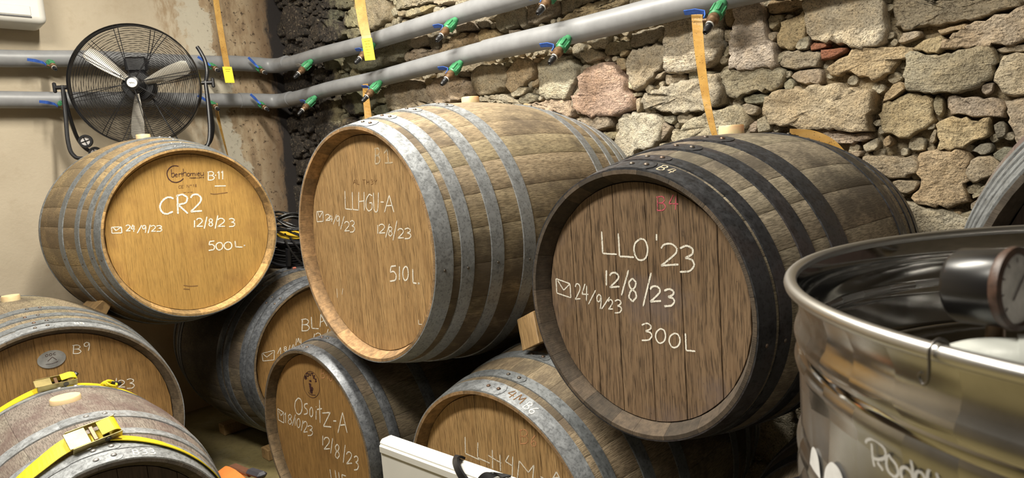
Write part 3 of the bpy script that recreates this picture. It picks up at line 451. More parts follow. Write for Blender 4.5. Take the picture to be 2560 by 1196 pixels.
MARKS={'CR2':[('w',105,[[(-660,1583),(-876,1662),(-1115,1536),(-1257,1293),(-1205,1045),(-1023,937),(-759,1021)],[(-476,1747),(-559,888)],[(-535,1666),(-278,1730),(-70,1581),(-174,1355),(-507,1299),(-135,860)],[(68,1546),(183,1676),(381,1674),(512,1522),(464,1338),(238,1125),(-9,931),(238,929),(487,919)]]),('w',73,[[(109,528),(68,203)],[(198,526),(261,586),(372,581),(447,506),(422,419),(298,321),(161,233),(300,228),(439,218)],[(673,631),(484,90)],[(904,454),(834,530),(748,471),(770,378),(863,307),(886,221),(788,157),(708,242),(764,330),(860,376),(904,454)],[(1168,640),(968,30)],[(1141,419),(1215,479),(1348,472),(1439,393),(1411,304),(1265,207),(1103,119),(1269,111),(1436,98)],[(1658,399),(1796,422),(1909,363),(1885,288),(1745,250),(1874,201),(1909,119),(1810,49),(1616,57)]]),('w',75,[[(868,-523),(653,-516),(609,-673),(756,-676),(850,-787),(787,-920),(556,-922)],[(1085,-617),(959,-671),(907,-790),(953,-923),(1041,-972),(1155,-935),(1217,-817),(1188,-675),(1085,-617)],[(1482,-650),(1338,-703),(1280,-822),(1335,-958),(1437,-1009),(1569,-973),(1638,-855),(1601,-711),(1482,-650)],[(1814,-653),(1808,-935),(2142,-994)],[(2204,-925),(2239,-923),(2273,-935),(2238,-936),(2204,-925)]]),('w',57,[[(-3229,614),(-2864,583),(-2876,330),(-3242,363),(-3229,614)],[(-3174,594),(-3076,449),(-2885,572)],[(-2689,589),(-2649,629),(-2581,626),(-2535,575),(-2551,517),(-2629,451),(-2714,392),(-2628,388),(-2542,383)],[(-2416,625),(-2508,451),(-2362,427)],[(-2381,590),(-2423,316)],[(-2080,566),(-2298,242)],[(-1926,498),(-1983,554),(-2055,496),(-2051,396),(-1988,388),(-1926,498),(-1940,383),(-1985,221)],[(-1742,545),(-1877,188)],[(-1717,452),(-1676,493),(-1604,489),(-1555,437),(-1572,377),(-1653,310),(-1743,250),(-1653,246),(-1562,240)],[(-1505,452),(-1396,465),(-1305,423),(-1324,373),(-1434,350),(-1331,314),(-1302,259),(-1380,214),(-1534,223)]]),('w',64,[[(998,2678),(935,2294)],[(948,2658),(1142,2669),(1228,2586),(1153,2505),(991,2492),(1165,2466),(1234,2371),(1127,2293),(919,2295)],[(1256,2493),(1323,2488)],[(1395,2585),(1477,2675),(1430,2298)],[(1569,2580),(1646,2677),(1596,2274)],[(1187,1999),(1714,1970)]]),('k',45,[[(-272,2989),(-384,3019),(-522,3010),(-644,2944),(-736,2842),(-792,2701),(-783,2557),(-721,2421),(-619,2329),(-475,2290),(-335,2309),(-211,2374),(-132,2441)]]),('k',28,[[(-595,2882),(-620,2545)],[(-604,2669),(-534,2718),(-484,2643),(-536,2529),(-621,2538)],[(-459,2603),(-366,2612),(-393,2672),(-449,2639),(-463,2568),(-422,2529),(-368,2547)],[(-304,2669),(-312,2526)],[(-300,2623),(-265,2666),(-226,2656)],[(-163,2731),(-175,2527)],[(-229,2649),(-118,2650)],[(-84,2882),(-112,2533)],[(-95,2672),(-25,2720),(8,2666),(-2,2525)],[(113,2670),(56,2628),(47,2553),(95,2519),(151,2553),(155,2637),(113,2670)],[(200,2662),(193,2527)],[(204,2617),(261,2658),(288,2626),(275,2522)],[(286,2611),(343,2653),(381,2621),(378,2515)],[(448,2659),(431,2522)],[(456,2718),(458,2706)],[(502,2592),(593,2601),(567,2662),(512,2628),(497,2555),(537,2515),(591,2534)],[(641,2672),(633,2550),(676,2516),(743,2543)],[(766,2665),(763,2510)]]),('k',16,[[(129,2465),(169,2463)],[(149,2464),(143,2413)],[(208,2463),(191,2454),(185,2436),(190,2418),(204,2412),(219,2419),(225,2439),(220,2458),(206,2463)],[(241,2413),(249,2464),(277,2410),(288,2461)],[(300,2412),(309,2463),(337,2409),(347,2460)],[(407,2460),(368,2461),(360,2411),(400,2409)],[(365,2437),(396,2436)],[(426,2462),(423,2412),(460,2408)],[(486,2461),(483,2411),(520,2407)],[(587,2458),(548,2459),(540,2409),(581,2407)],[(545,2434),(576,2433)],[(611,2459),(606,2407)],[(606,2454),(627,2458),(644,2449),(636,2436),(609,2432),(641,2406)],[(687,2457),(681,2406)],[(769,2455),(729,2457),(721,2406),(762,2404)],[(726,2432),(757,2431)]]),('f',21,[[(-288,2126),(-324,2138),(-363,2117),(-387,2076),(-378,2035),(-348,2018),(-304,2033)],[(-170,2139),(-258,2143),(-278,2025),(-185,2020)],[(-265,2085),(-196,2082)],[(-43,2031),(-23,2152),(51,2024),(77,2145)],[(150,2140),(138,2133),(133,2121),(137,2107),(145,2103),(156,2108),(162,2120),(159,2134),(150,2140)],[(240,2117),(267,2143),(253,2033)],[(385,2125),(363,2148),(335,2128),(342,2098),(372,2076),(379,2048),(348,2026),(322,2053),(340,2082),(371,2098),(385,2125)],[(-211,1817),(-93,1817)],[(-48,1809),(47,1811)],[(82,1803),(189,1809)]]),('f',37,[[(960,1670),(1142,1634),(1445,1644),(1752,1657)]]),('f',35,[[(-727,-2312),(-466,-2403),(-114,-2448)],[(-748,-2474),(-483,-2545)]])],'B1':[('c',66,[[(853,3019),(759,2549)],[(805,2994),(984,3010),(1055,2911),(980,2812),(830,2793),(986,2764),(1041,2652),(936,2553),(744,2549)],[(1274,2839),(1462,2943),(1451,2528)],[(1253,2539),(1676,2532)]]),('w',53,[[(-1121,1756),(-1200,1157),(-806,1129)],[(-686,1709),(-764,1135),(-452,1109)],[(-308,1700),(-418,1091)],[(-4,1692),(-93,1089)],[(-383,1384),(-19,1403)],[(430,1557),(281,1615),(93,1455),(29,1208),(146,1070),(340,1151),(373,1341),(232,1332)],[(517,1662),(459,1160),(532,1034),(656,1127),(785,1655)],[(853,1352),(1011,1350)],[(1005,1032),(1336,1557),(1493,1030)],[(1137,1233),(1455,1241)]]),('w',49,[[(-3078,1066),(-2649,1082),(-2698,732),(-3130,711),(-3078,1066)],[(-3014,1047),(-2918,861),(-2674,1064)],[(-2512,924),(-2443,962),(-2320,966),(-2237,928),(-2262,877),(-2396,813),(-2547,753),(-2392,761),(-2239,766)],[(-2156,947),(-2291,809),(-2067,805)],[(-2102,924),(-2155,717)],[(-1788,965),(-2067,622)],[(-1620,874),(-1701,928),(-1807,856),(-1805,748),(-1713,749),(-1620,874),(-1644,749),(-1713,569)],[(-1316,909),(-1629,457)],[(-1350,659),(-1276,717),(-1151,724),(-1069,668),(-1098,592),(-1240,496),(-1398,404),(-1240,416),(-1083,425)],[(-999,723),(-858,763),(-748,717),(-777,640),(-920,584),(-793,551),(-763,474),(-867,392),(-1065,373)]]),('w',50,[[(574,630),(526,348)],[(637,593),(711,644),(842,651),(931,602),(904,535),(760,449),(599,367),(765,379),(929,387)],[(1207,671),(933,234)],[(1319,534),(1237,586),(1137,532),(1165,462),(1274,417),(1303,353),(1189,292),(1094,349),(1159,424),(1270,469),(1319,534)],[(1610,777),(1308,157)],[(1601,465),(1670,518),(1794,525),(1877,475),(1851,406),(1716,317),(1564,232),(1720,245),(1873,254)],[(1957,512),(2109,546),(2233,510),(2207,447),(2054,399),(2196,374),(2235,311),(2128,242),(1913,224)]]),('f',19,[[(-588,1959),(-481,2098),(-427,1953)],[(-546,2012),(-441,2011)],[(-338,2093),(-354,1950),(-238,1940)],[(-24,2081),(131,2075)],[(54,2078),(27,1931)],[(200,2073),(174,1927)],[(329,2068),(312,1922)],[(179,1997),(332,1998)],[(439,2049),(495,2062),(540,2043),(529,2014),(472,1996),(524,1981),(537,1951),(496,1922),(416,1919)],[(615,2057),(678,1985),(763,2052)],[(678,1985),(663,1900)]]),('w',66,[[(1334,-637),(1065,-676),(1005,-861),(1191,-830),(1306,-931),(1224,-1092),(932,-1152)],[(1511,-644),(1443,-1081)],[(1821,-627),(1701,-723),(1643,-883),(1675,-1038),(1752,-1077),(1860,-1003),(1926,-843),(1910,-676),(1821,-627)],[(2166,-693),(2118,-1119),(2290,-1124)],[(2355,-1119),(2396,-1111),(2435,-1113),(2394,-1121),(2355,-1119)]]),('w',30,[[(2216,-2254),(2210,-2393),(2374,-2379)],[(-2282,-1636),(-2305,-1972)],[(-1878,-1604),(-1977,-1826)]])],'LLO':[('w',59,[[(-954,1632),(-957,1101),(-530,1101)],[(-452,1602),(-454,1060),(-37,1060)],[(180,1497),(23,1392),(-27,1215),(38,1043),(167,1001),(302,1083),(352,1282),(289,1461),(161,1496)],[(613,1612),(605,1471)],[(713,1299),(809,1389),(990,1406),(1118,1326),(1090,1212),(903,1059),(690,911),(919,940),(1142,964)],[(1194,1319),(1367,1383),(1513,1322),(1489,1209),(1316,1121),(1483,1080),(1533,971),(1415,844),(1167,804)]]),('w',62,[[(-878,699),(-906,324)],[(-786,570),(-720,638),(-600,654),(-515,598),(-536,514),(-663,399),(-806,289),(-654,313),(-505,333)],[(-213,746),(-466,125)],[(-16,472),(-109,563),(-216,455),(-182,325),(-59,249),(-25,131),(-146,8),(-254,107),(-186,253),(-67,347),(-16,472)],[(415,729),(143,-67)],[(367,345),(430,414),(547,431),(631,376),(611,291),(488,174),(350,61),(498,87),(644,110)],[(743,349),(873,400),(982,364),(964,286),(834,219),(959,198),(997,125),(908,35),(723,-2)]]),('w',50,[[(78,-518),(218,-459),(335,-491),(316,-574),(176,-649),(310,-667),(350,-741),(254,-840),(55,-886)],[(594,-533),(488,-615),(448,-738),(496,-848),(574,-869),(671,-805),(717,-681),(685,-560),(594,-533)],[(958,-585),(847,-666),(806,-788),(857,-895),(940,-915),(1041,-850),(1089,-728),(1054,-610),(958,-585)],[(1235,-545),(1235,-932),(1462,-911)]]),('w',46,[[(-1920,199),(-1879,275),(-1808,289),(-1761,221),(-1778,125),(-1859,-3),(-1948,-124),(-1858,-103),(-1770,-86)],[(-1585,308),(-1708,35),(-1495,48)],[(-1532,269),(-1575,-126)],[(-1252,178),(-1515,-201)],[(-1090,39),(-1151,88),(-1224,7),(-1216,-103),(-1149,-96),(-1090,39),(-1100,-90),(-1139,-279)],[(-825,52),(-1097,-274)],[(-870,-69),(-840,-23),(-785,-13),(-748,-51),(-759,-108),(-818,-186),(-884,-259),(-816,-244),(-748,-232)],[(-674,-33),(-573,9),(-490,-20),(-505,-85),(-606,-141),(-510,-159),(-482,-220),(-552,-295),(-695,-325)],[(-2575,360),(-2092,264),(-2096,-98),(-2582,-21),(-2575,360)],[(-2521,322),(-2331,77),(-2107,253)]]),('r',33,[[(694,2444),(664,2135)],[(656,2426),(804,2443),(872,2381),(820,2314),(698,2296),(831,2283),(887,2212),(811,2145),(651,2135)],[(1097,2482),(972,2284),(1210,2276)],[(1157,2448),(1129,2151)]])],'OSO':[('w',70,[[(-1329,1490),(-1590,1306),(-1702,1047),(-1639,823),(-1452,795),(-1229,942),(-1113,1233),(-1171,1468),(-1358,1485)],[(-678,1383),(-894,1318),(-955,1193),(-767,1119),(-796,978),(-1055,878)],[(-438,1296),(-571,1151),(-613,945),(-523,885),(-394,1011),(-361,1233),(-438,1296)],[(-108,1233),(-185,853)],[(-75,1395),(-72,1365)],[(227,1712),(85,782)],[(-37,1282),(338,1394)],[(302,1213),(896,1364),(297,702),(849,798)],[(1032,1066),(1231,1109)],[(1260,664),(1720,1536),(1879,807)],[(1443,1000),(1846,1105)]]),('w',58,[[(-2613,523),(-2511,655),(-2617,188)],[(-2060,593),(-2176,643),(-2327,536),(-2293,444),(-2136,412),(-2100,329),(-2272,208),(-2407,262),(-2305,388),(-2138,486),(-2060,593)],[(-1718,739),(-2094,193)],[(-1771,592),(-1846,248)],[(-1517,619),(-1635,518),(-1697,371),(-1674,243),(-1603,220),(-1498,301),(-1429,449),(-1436,591),(-1517,619)],[(-1176,612),(-1418,127)],[(-1176,472),(-1097,567),(-972,603),(-897,543),(-934,432),(-1086,269),(-1252,111),(-1094,160),(-938,204)],[(-873,425),(-682,507),(-532,493),(-569,406),(-762,306),(-589,310),(-546,240),(-684,124),(-952,46)],[(-3153,680),(-2681,620),(-2765,155),(-3209,199),(-3153,680)],[(-3063,597),(-2940,426),(-2717,601)]]),('w',66,[[(178,310),(97,-100)],[(230,153),(333,260),(505,310),(615,254),(572,135),(374,-49),(154,-232),(372,-164),(587,-101)],[(855,367),(596,-287)],[(1238,130),(1130,204),(982,67),(1011,-60),(1158,-113),(1188,-228),(1020,-383),(895,-303),(996,-137),(1159,-12),(1238,130)],[(1663,309),(1399,-436)],[(1682,-49),(1771,53),(1919,99),(2014,45),(1976,-70),(1805,-246),(1614,-420),(1802,-356),(1987,-299)],[(2154,-41),(2298,48),(2406,14),(2372,-98),(2225,-209),(2350,-223),(2376,-319),(2267,-457),(2067,-533)]]),('w',68,[[(422,-955),(446,-1393)],[(775,-885),(808,-1368)],[(1011,-898),(1011,-1361)],[(1481,-921),(1219,-943),(1195,-1308)]]),('o',44,[[(599,2943),(517,2603)],[(550,2916),(732,2965),(807,2912),(733,2828),(582,2784),(742,2797),(800,2732),(697,2644),(502,2601)],[(836,2782),(946,2800)],[(1035,2899),(983,2633)],[(1230,2897),(1134,2825),(1087,2718),(1113,2624),(1174,2606),(1261,2663),(1314,2771),(1302,2875),(1230,2897)]]),('k',21,[[(341,2228),(304,2113),(240,2002),(152,1902),(44,1817),(-78,1751),(-209,1708),(-343,1690),(-471,1699),(-589,1735),(-689,1795),(-767,1877),(-817,1976),(-838,2088),(-828,2207),(-788,2326),(-719,2438),(-627,2539),(-516,2624),(-391,2687),(-259,2726),(-127,2740),(-1,2727),(113,2690),(208,2629),(282,2548),(330,2451),(350,2343),(341,2228)]]),('k',46,[[(-648,2483),(-682,2363)],[(-675,2472),(-572,2496),(-527,2481),(-566,2449),(-652,2427),(-560,2438),(-524,2418),(-580,2384),(-690,2361)],[(-424,2624),(-492,2590),(-516,2546),(-493,2510),(-440,2508),(-382,2534),(-356,2584),(-378,2622),(-431,2623)],[(-308,2679),(-314,2588),(-271,2572),(-213,2599),(-172,2701)],[(-141,2671),(-6,2693)],[(-73,2682),(-97,2565)],[(91,2622),(-19,2602),(-48,2487),(67,2508)],[(-30,2546),(56,2563)],[(169,2493),(120,2495),(70,2466),(99,2445),(147,2436),(147,2410),(87,2387),(43,2390)]]),('k',163,[[(-293,2388),(-280,2313)],[(-340,2251),(-334,2096),(-289,1949)],[(-262,2084),(-161,2025)],[(-407,1928),(-217,1937)]]),('k',28,[[(-541,1877),(-366,1805),(-31,1843)]])],'BLA':[('w',65,[[(-1071,2224),(-1166,1625)],[(-1143,2203),(-865,2178),(-742,2025),(-850,1912),(-1083,1929),(-834,1846),(-736,1679),(-890,1578),(-1189,1630)],[(-575,2234),(-613,1632),(-232,1517)],[(-144,1587),(-29,2256),(260,1534)],[(-79,1838),(167,1885)]]),('w',55,[[(-440,1248),(-372,1305),(-251,1285),(-169,1191),(-196,1099),(-330,1009),(-478,931),(-327,906),(-176,876)],[(-497,1323),(-570,1076)],[(309,1378),(190,1137)]]),('w',46,[[(-2087,992),(-2144,1050),(-2211,1024),(-2191,963),(-2116,905),(-2095,847),(-2172,820),(-2237,884),(-2195,933),(-2119,949),(-2087,992)],[(-1886,1063),(-2001,795)],[(-1711,1059),(-1795,901),(-1662,861)],[(-1679,1021),(-1717,761)],[(-3370,1017),(-2724,1003),(-2801,535),(-3359,629),(-3370,1017)],[(-3316,984),(-3148,765),(-2812,929)],[(-2590,792),(-2395,1075),(-2428,730)],[(-1586,967),(-1503,1306)],[(-1466,1097),(-1397,1320),(-1348,1027)],[(-1279,1251),(-1291,973)]])],'B6':[('w',49,[[(-1283,1836),(-1336,1311),(-724,1258)],[(-754,1792),(-820,1309),(-326,1269)],[(-180,1710),(-229,1129)],[(109,1637),(85,1140)],[(-374,1496),(145,1392)],[(458,1707),(305,1488),(590,1420)],[(605,1708),(515,1041)],[(717,1098),(839,1645),(1147,1393),(1369,1661),(1286,1235)],[(1579,1390),(1692,1370)],[(1932,1352),(2145,1681),(2288,1452)],[(2026,1480),(2236,1555)]]),('o',46,[[(980,2570),(922,2157)],[(926,2534),(1132,2604),(1224,2546),(1149,2442),(978,2378),(1162,2405),(1237,2331),(1127,2218),(905,2153)],[(1497,2533),(1388,2400),(1328,2278),(1369,2195),(1469,2235),(1498,2334),(1423,2363),(1338,2281)]])],'B9':[('w',43,[[(838,3385),(783,3068)],[(794,3377),(964,3353),(1039,3267),(974,3210),(832,3227),(984,3174),(1044,3082),(951,3033),(769,3071)],[(1346,3320),(1266,3391),(1171,3348),(1180,3245),(1266,3223),(1346,3320),(1331,3206),(1278,3051)]]),('w',45,[[(1769,1593),(1719,1658),(1656,1627),(1672,1555),(1739,1489),(1755,1422),(1684,1388),(1627,1462),(1668,1520),(1737,1540),(1769,1593)],[(2110,1571),(2164,1606),(2260,1583),(2326,1512),(2305,1449),(2199,1396),(2082,1352),(2202,1324),(2323,1293)],[(2419,1561),(2550,1562),(2657,1482),(2633,1410),(2500,1394),(2622,1322),(2654,1232),(2559,1177),(2376,1218)],[(2075,1736),(1982,1383)],[(-527,2155),(-436,2228),(-333,2207)]])]}
TANKMARKS={'text':[[(-22638,12427),(-22550,12462),(-22358,12489),(-22103,12473),(-22019,12436),(-22106,12392),(-22312,12358),(-22432,12356)],[(-22440,12449),(-22406,12347),(-22355,12298)],[(-22273,12342),(-22110,12311)],[(-21983,12435),(-22021,12380),(-21963,12328),(-21800,12311),(-21709,12349),(-21752,12397),(-21865,12422),(-21970,12443)],[(-21407,12490),(-21367,12432),(-21338,12366)],[(-21611,12323),(-21642,12390),(-21533,12424),(-21409,12408),(-21338,12366)],[(-21298,12373),(-21287,12421),(-21208,12444),(-21131,12433),(-21084,12406)],[(-21037,12413),(-21037,12459),(-20962,12510),(-20872,12512),(-20819,12447)],[(-20563,12508),(-20538,12485)]],'blobs':[[(-25519,11798),(-25357,11949),(-25189,12013),(-24979,12019),(-24797,11975),(-24720,11898),(-24697,11796),(-25037,11738),(-25056,11812),(-25101,11766),(-25254,11733),(-25450,11739)],[(-24479,11819),(-24444,11869),(-24352,11958),(-24168,12031),(-23977,12076),(-23762,12082),(-23603,12066),(-23491,12029),(-23457,11993)]]}
# ------------------------------------------------------------------ the room
XW, YW = -4.5, 2.345          # plaster wall plane, mortar plane of the stone wall


def mat_plaster():
    t = NT('old_plaster')
    g = t.n('NewGeometry').outputs['Position']
    sp = t.n('SeparateXYZ', Vector=g)
    y, z = sp.outputs['Y'], sp.outputs['Z']
    n1 = t.noise(g, 1.6, 6, .6)
    n2 = t.noise(g, 9, 7, .65)
    n3 = t.noise(g, 60, 5, .6)
    col = t.ramp(n1, [(.3, (.42, .355, .26)), (.7, (.52, .45, .34))])
    col = t.mix(t.step(n2, .5, .75, 0, .35), col, (.34, .265, .175))
    n4 = t.noise(g, 4.5, 8, .72)
    n5 = t.noise(t.vmul(g, (1, 1, .35)), 14, 7, .7)
    yz = t.math('ADD', y, t.math('MULTIPLY', t.math('SUBTRACT', z, 2.2), .16))
    yz = t.math('ADD', yz, t.math('MULTIPLY', t.math('SUBTRACT', n4, .5), .42))
    # faint brown blotches before the damp zone, a pale mineral run, then the damp stain
    blot = t.math('MULTIPLY', t.math('MULTIPLY', t.step(yz, 1.50, 1.62), t.step(yz, 1.78, 1.70)), t.step(n5, .42, .62))
    col = t.mix(t.math('MULTIPLY', blot, .75), col, (.27, .18, .095))
    run = t.math('MULTIPLY', t.step(yz, 1.72, 1.745), t.step(yz, 1.90, 1.86))
    col = t.mix(t.math('MULTIPLY', run, .7), col, (.50, .47, .385))
    damp = t.step(yz, 1.86, 1.89)
    stain = t.ramp(n5, [(.30, (.10, .055, .028)), (.46, (.30, .205, .115)), (.62, (.45, .35, .225))])
    col = t.mix(t.math('MULTIPLY', damp, .85), col, stain)
    spots = t.math('MULTIPLY', t.step(t.noise(g, 30, 5, .72), .57, .63), t.step(yz, 1.70, 1.95))
    col = t.mix(t.math('MULTIPLY', spots, .85), col, (.045, .028, .018))
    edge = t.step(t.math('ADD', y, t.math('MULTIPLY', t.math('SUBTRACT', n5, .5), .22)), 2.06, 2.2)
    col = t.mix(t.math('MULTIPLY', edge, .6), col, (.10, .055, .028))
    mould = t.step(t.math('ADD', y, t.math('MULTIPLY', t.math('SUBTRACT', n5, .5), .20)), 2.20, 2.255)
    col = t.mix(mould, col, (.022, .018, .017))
    return t.out(col, .9, 0, t.bump(t.math('ADD', n3, t.math('MULTIPLY', n2, 1.5)), .35, .004))


def mat_stone(name, mortar=False):
    t = NT(name)
    g = t.n('NewGeometry').outputs['Position']
    oi = t.n('ObjectInfo')
    rnd = t.vmul(oi.outputs['Random'], (13.0, 7.0, 17.0))
    v = t.vadd(g, rnd)
    n0 = t.noise(v, 5, 6, .65)
    n1 = t.noise(v, 32, 7, .68)
    n2 = t.noise(v, 190, 3, .6)
    n3 = t.noise(t.vmul(v, (22, 22, 75)), 1.0, 5, .6, .8)
    base = (.46, .385, .26, 1) if mortar else oi.outputs['Color']
    col = t.mix(t.step(n0, .35, .68, 0, .5), base, t.mix(1.0, base, (.62, .50, .34, 1), 'MULTIPLY'))
    col = t.mix(t.step(n1, .42, .7, 0, .55), col, t.mix(1.0, col, (1.5, 1.42, 1.28, 1), 'MULTIPLY'))
    col = t.mix(t.step(n1, .30, .46, .6, 0), col, t.mix(1.0, col, (.42, .38, .33, 1), 'MULTIPLY'))
    col = t.mix(t.step(n2, .34, .46, .75, 0), col, t.mix(1.0, col, (.25, .23, .21, 1), 'MULTIPLY'))
    # black mould and green film close to the corner
    sp = t.n('SeparateXYZ', Vector=g)
    m = t.noise(g, 7, 7, .68)
    m2 = t.noise(g, 2.1, 4, .6)
    x = t.math('ADD', sp.outputs['X'], t.math('MULTIPLY', t.math('SUBTRACT', m2, .5), 1.3))
    x = t.math('ADD', x, t.math('MULTIPLY', t.math('SUBTRACT', m, .5), .9))
    green = t.step(x, -2.8, -3.7)
    col = t.mix(t.math('MULTIPLY', green, .55), col, t.mix(1.0, col, (.55, .60, .40, 1), 'MULTIPLY'))
    mould = t.step(x, -3.66, -3.90)
    mc = t.ramp(t.noise(g, 60, 5, .7), [(.40, (.012, .010, .012)), (.54, (.05, .038, .032)), (.60, (.10, .075, .055)), (.68, (.36, .31, .22))])
    col = t.mix(t.math('MULTIPLY', mould, .95), col, mc)
    gr = t.n('TexVoronoi', Scale=110.0)
    t.set(gr, 'Vector', t.vadd(v, t.vmul(t.n('TexNoise', Scale=60.0).outputs['Color'], (.01, .01, .01))))
    pit = gr.outputs['Distance']
    col = t.mix(t.step(pit, .62, .95, 0, .45), col, t.mix(1.0, col, (.4, .37, .34, 1), 'MULTIPLY'))
    col = t.mix(t.step(pit, .22, .05, 0, .35), col, t.mix(1.0, col, (1.4, 1.36, 1.28, 1), 'MULTIPLY'))
    lay = t.step(oi.outputs['Random'], .45, .7)
    hgt = t.math('ADD', t.math('MULTIPLY', n1, 1.0), t.math('MULTIPLY', n2, .25))
    hgt = t.math('ADD', hgt, t.math('MULTIPLY', t.math('MULTIPLY', n3, lay), .75))
    hgt = t.math('ADD', hgt, t.math('MULTIPLY', pit, -.16))
    hgt = t.math('ADD', hgt, t.math('MULTIPLY', n0, .9))
    return t.out(col, .88, 0, t.bump(hgt, 1.0, .022))


PLASTER = mat_plaster()
STONE = mat_stone('rubble_stone')
MORTAR = mat_stone('lime_mortar', True)
CEIL = simple('ceiling_paint', (.24, .21, .17), .9)
ROOMW = simple('room_plaster', (.17, .145, .11), .9, scale=4)


def mat_floor():
    t = NT('stained_concrete')
    g = t.n('NewGeometry').outputs['Position']
    n1 = t.noise(g, 3, 6, .6)
    n2 = t.noise(g, 45, 6, .65)
    col = t.ramp(n1, [(.3, (.12, .09, .035)), (.55, (.21, .17, .07)), (.75, (.25, .22, .13))])
    col = t.mix(t.step(n2, .5, .7, 0, .5), col, (.10, .08, .04))
    return t.out(col, .85, 0, t.bump(n2, .5, .004))


def slab(name, c, s, mat):
    return struct(mk(name, MB().box(c, s), mat, ang=None))


slab('floor', (-.75, -.6, -.05), (7.7, 6.1, .1), mat_floor())
slab('ceiling', (-.75, -.6, 3.65), (7.7, 6.1, .1), CEIL)
slab('wall_left', (XW - .05, -.6, 1.8), (.1, 6.1, 3.6), PLASTER)
slab('wall_back', (-.75, -3.6, 1.8), (7.7, .1, 3.6), ROOMW)
slab('wall_front', (3.05, -.6, 1.8), (.1, 6.1, 3.6), ROOMW)

# stone wall: displaced mortar bed, then every stone as its own piece
mb = MB()
NX, NZ = 375, 180
for j in range(NZ + 1):
    for i in range(NX + 1):
        x = XW + 7.5 * i / NX
        z = 3.6 * j / NZ
        dy = noise.fractal(Vector((x * 9, 3.3, z * 9)), .8, 2.1, 4) * .020
        mb.v.append((x, YW + dy, z))
for j in range(NZ):
    for i in range(NX):
        a = j * (NX + 1) + i
        mb.f.append((a, a + 1, a + NX + 2, a + NX + 1))
b = len(mb.v)
for (x, z) in ((XW, 0), (XW + 7.5, 0), (XW + 7.5, 3.6), (XW, 3.6)):
    mb.v.append((x, YW + .12, z))
mb.f.append((b, b + 3, b + 2, b + 1))
wall = struct(mk('wall_right', mb, MORTAR, ang=None, recalc=False))
smooth(wall.data, None)

PAL = {'g': (.36, .34, .265), 't': (.57, .50, .375), 's': (.52, .47, .36), 'o': (.64, .505, .315), 'w': (.58, .485, .36),
       'p': (.60, .455, .345), 'q': (.85, .76, .56), 'L': (.74, .675, .535), 'r': (.40, .175, .10)}


def stone_geo(poly, rng, proud, mb=None):
    """poly: outline (x, z) in metres; returns a low bulging slab standing out of the mortar"""
    mb = mb or MB()
    P = np.array(poly)
    # round the corners once, then resample
    Q = np.empty((len(P) * 2, 2))
    nx = np.roll(P, -1, 0)
    Q[0::2] = P * .91 + nx * .09
    Q[1::2] = P * .09 + nx * .91
    per = np.linalg.norm(np.roll(Q, -1, 0) - Q, axis=1)
    tot = per.sum()
    n = int(min(60, max(10, tot / .016)))
    cum = np.concatenate([[0], np.cumsum(per)])
    Q2 = np.vstack([Q, Q[:1]])
    t = np.linspace(0, tot, n, endpoint=False)
    out = np.stack([np.interp(t, cum, Q2[:, k]) for k in (0, 1)], 1)
    c = out.mean(0)
    rad = np.linalg.norm(out - c, axis=1)
    rm = rad.mean()
    jit = min(.0075, rm * .10)
    out = out + np.array([[rng.uniform(-jit, jit), rng.uniform(-jit, jit)] for _ in range(n)])
    bev = min(.0065, rm * .2)
    base = len(mb.v)
    front = YW - proud
    tx, tz = rng.uniform(-.06, .06), rng.uniform(-.06, .06)
    rings = [(0.0, YW + .02, 0), (0.0, front + proud * .45, .25), (.45, front + proud * .14, .6), (1.0, front, 1)]
    ins = [(1.0 - (bev * k) / rm) for k, _, _ in rings] + [.78, .52, .26]
    ys = [r[1] for r in rings] + [front, front, front]
    amp = min(.014, rm * .16)
    for k, (sc, yy) in enumerate(zip(ins, ys)):
        for q in out:
            d = c + (q - c) * sc
            y = yy + tx * (d[0] - c[0]) + tz * (d[1] - c[1])
            if k >= 2:
                y += (noise.noise(Vector((d[0] * 15, d[1] * 15, proud * 90))) + .6 * noise.noise(Vector((d[0] * 40, d[1] * 40, 3.1)))) * amp
            mb.v.append((d[0], y, d[1]))
    for k in range(len(ins) - 1):
        for i in range(n):
            j = (i + 1) % n
            mb.f.append((base + k * n + i, base + k * n + j, base + (k + 1) * n + j, base + (k + 1) * n + i))
    mb.v.append((c[0], front + noise.noise(Vector((c[0] * 18, c[1] * 18, proud * 90))) * amp, c[1]))
    m = len(mb.v) - 1
    l = base + (len(ins) - 1) * n
    for i in range(n):
        mb.f.append((l + i, l + (i + 1) % n, m))
    return mb


rng = random.Random(21)
GRID = .012
GX, GZ = int(5.6 / GRID), int(3.2 / GRID)
occ = np.zeros((GX, GZ), bool)
gx = XW + (np.arange(GX) + .5) * GRID
gz = (np.arange(GZ) + .5) * GRID


def area_of(P):
    x, z = np.array(P).T
    return abs(np.dot(x, np.roll(z, -1)) - np.dot(z, np.roll(x, -1))) / 2


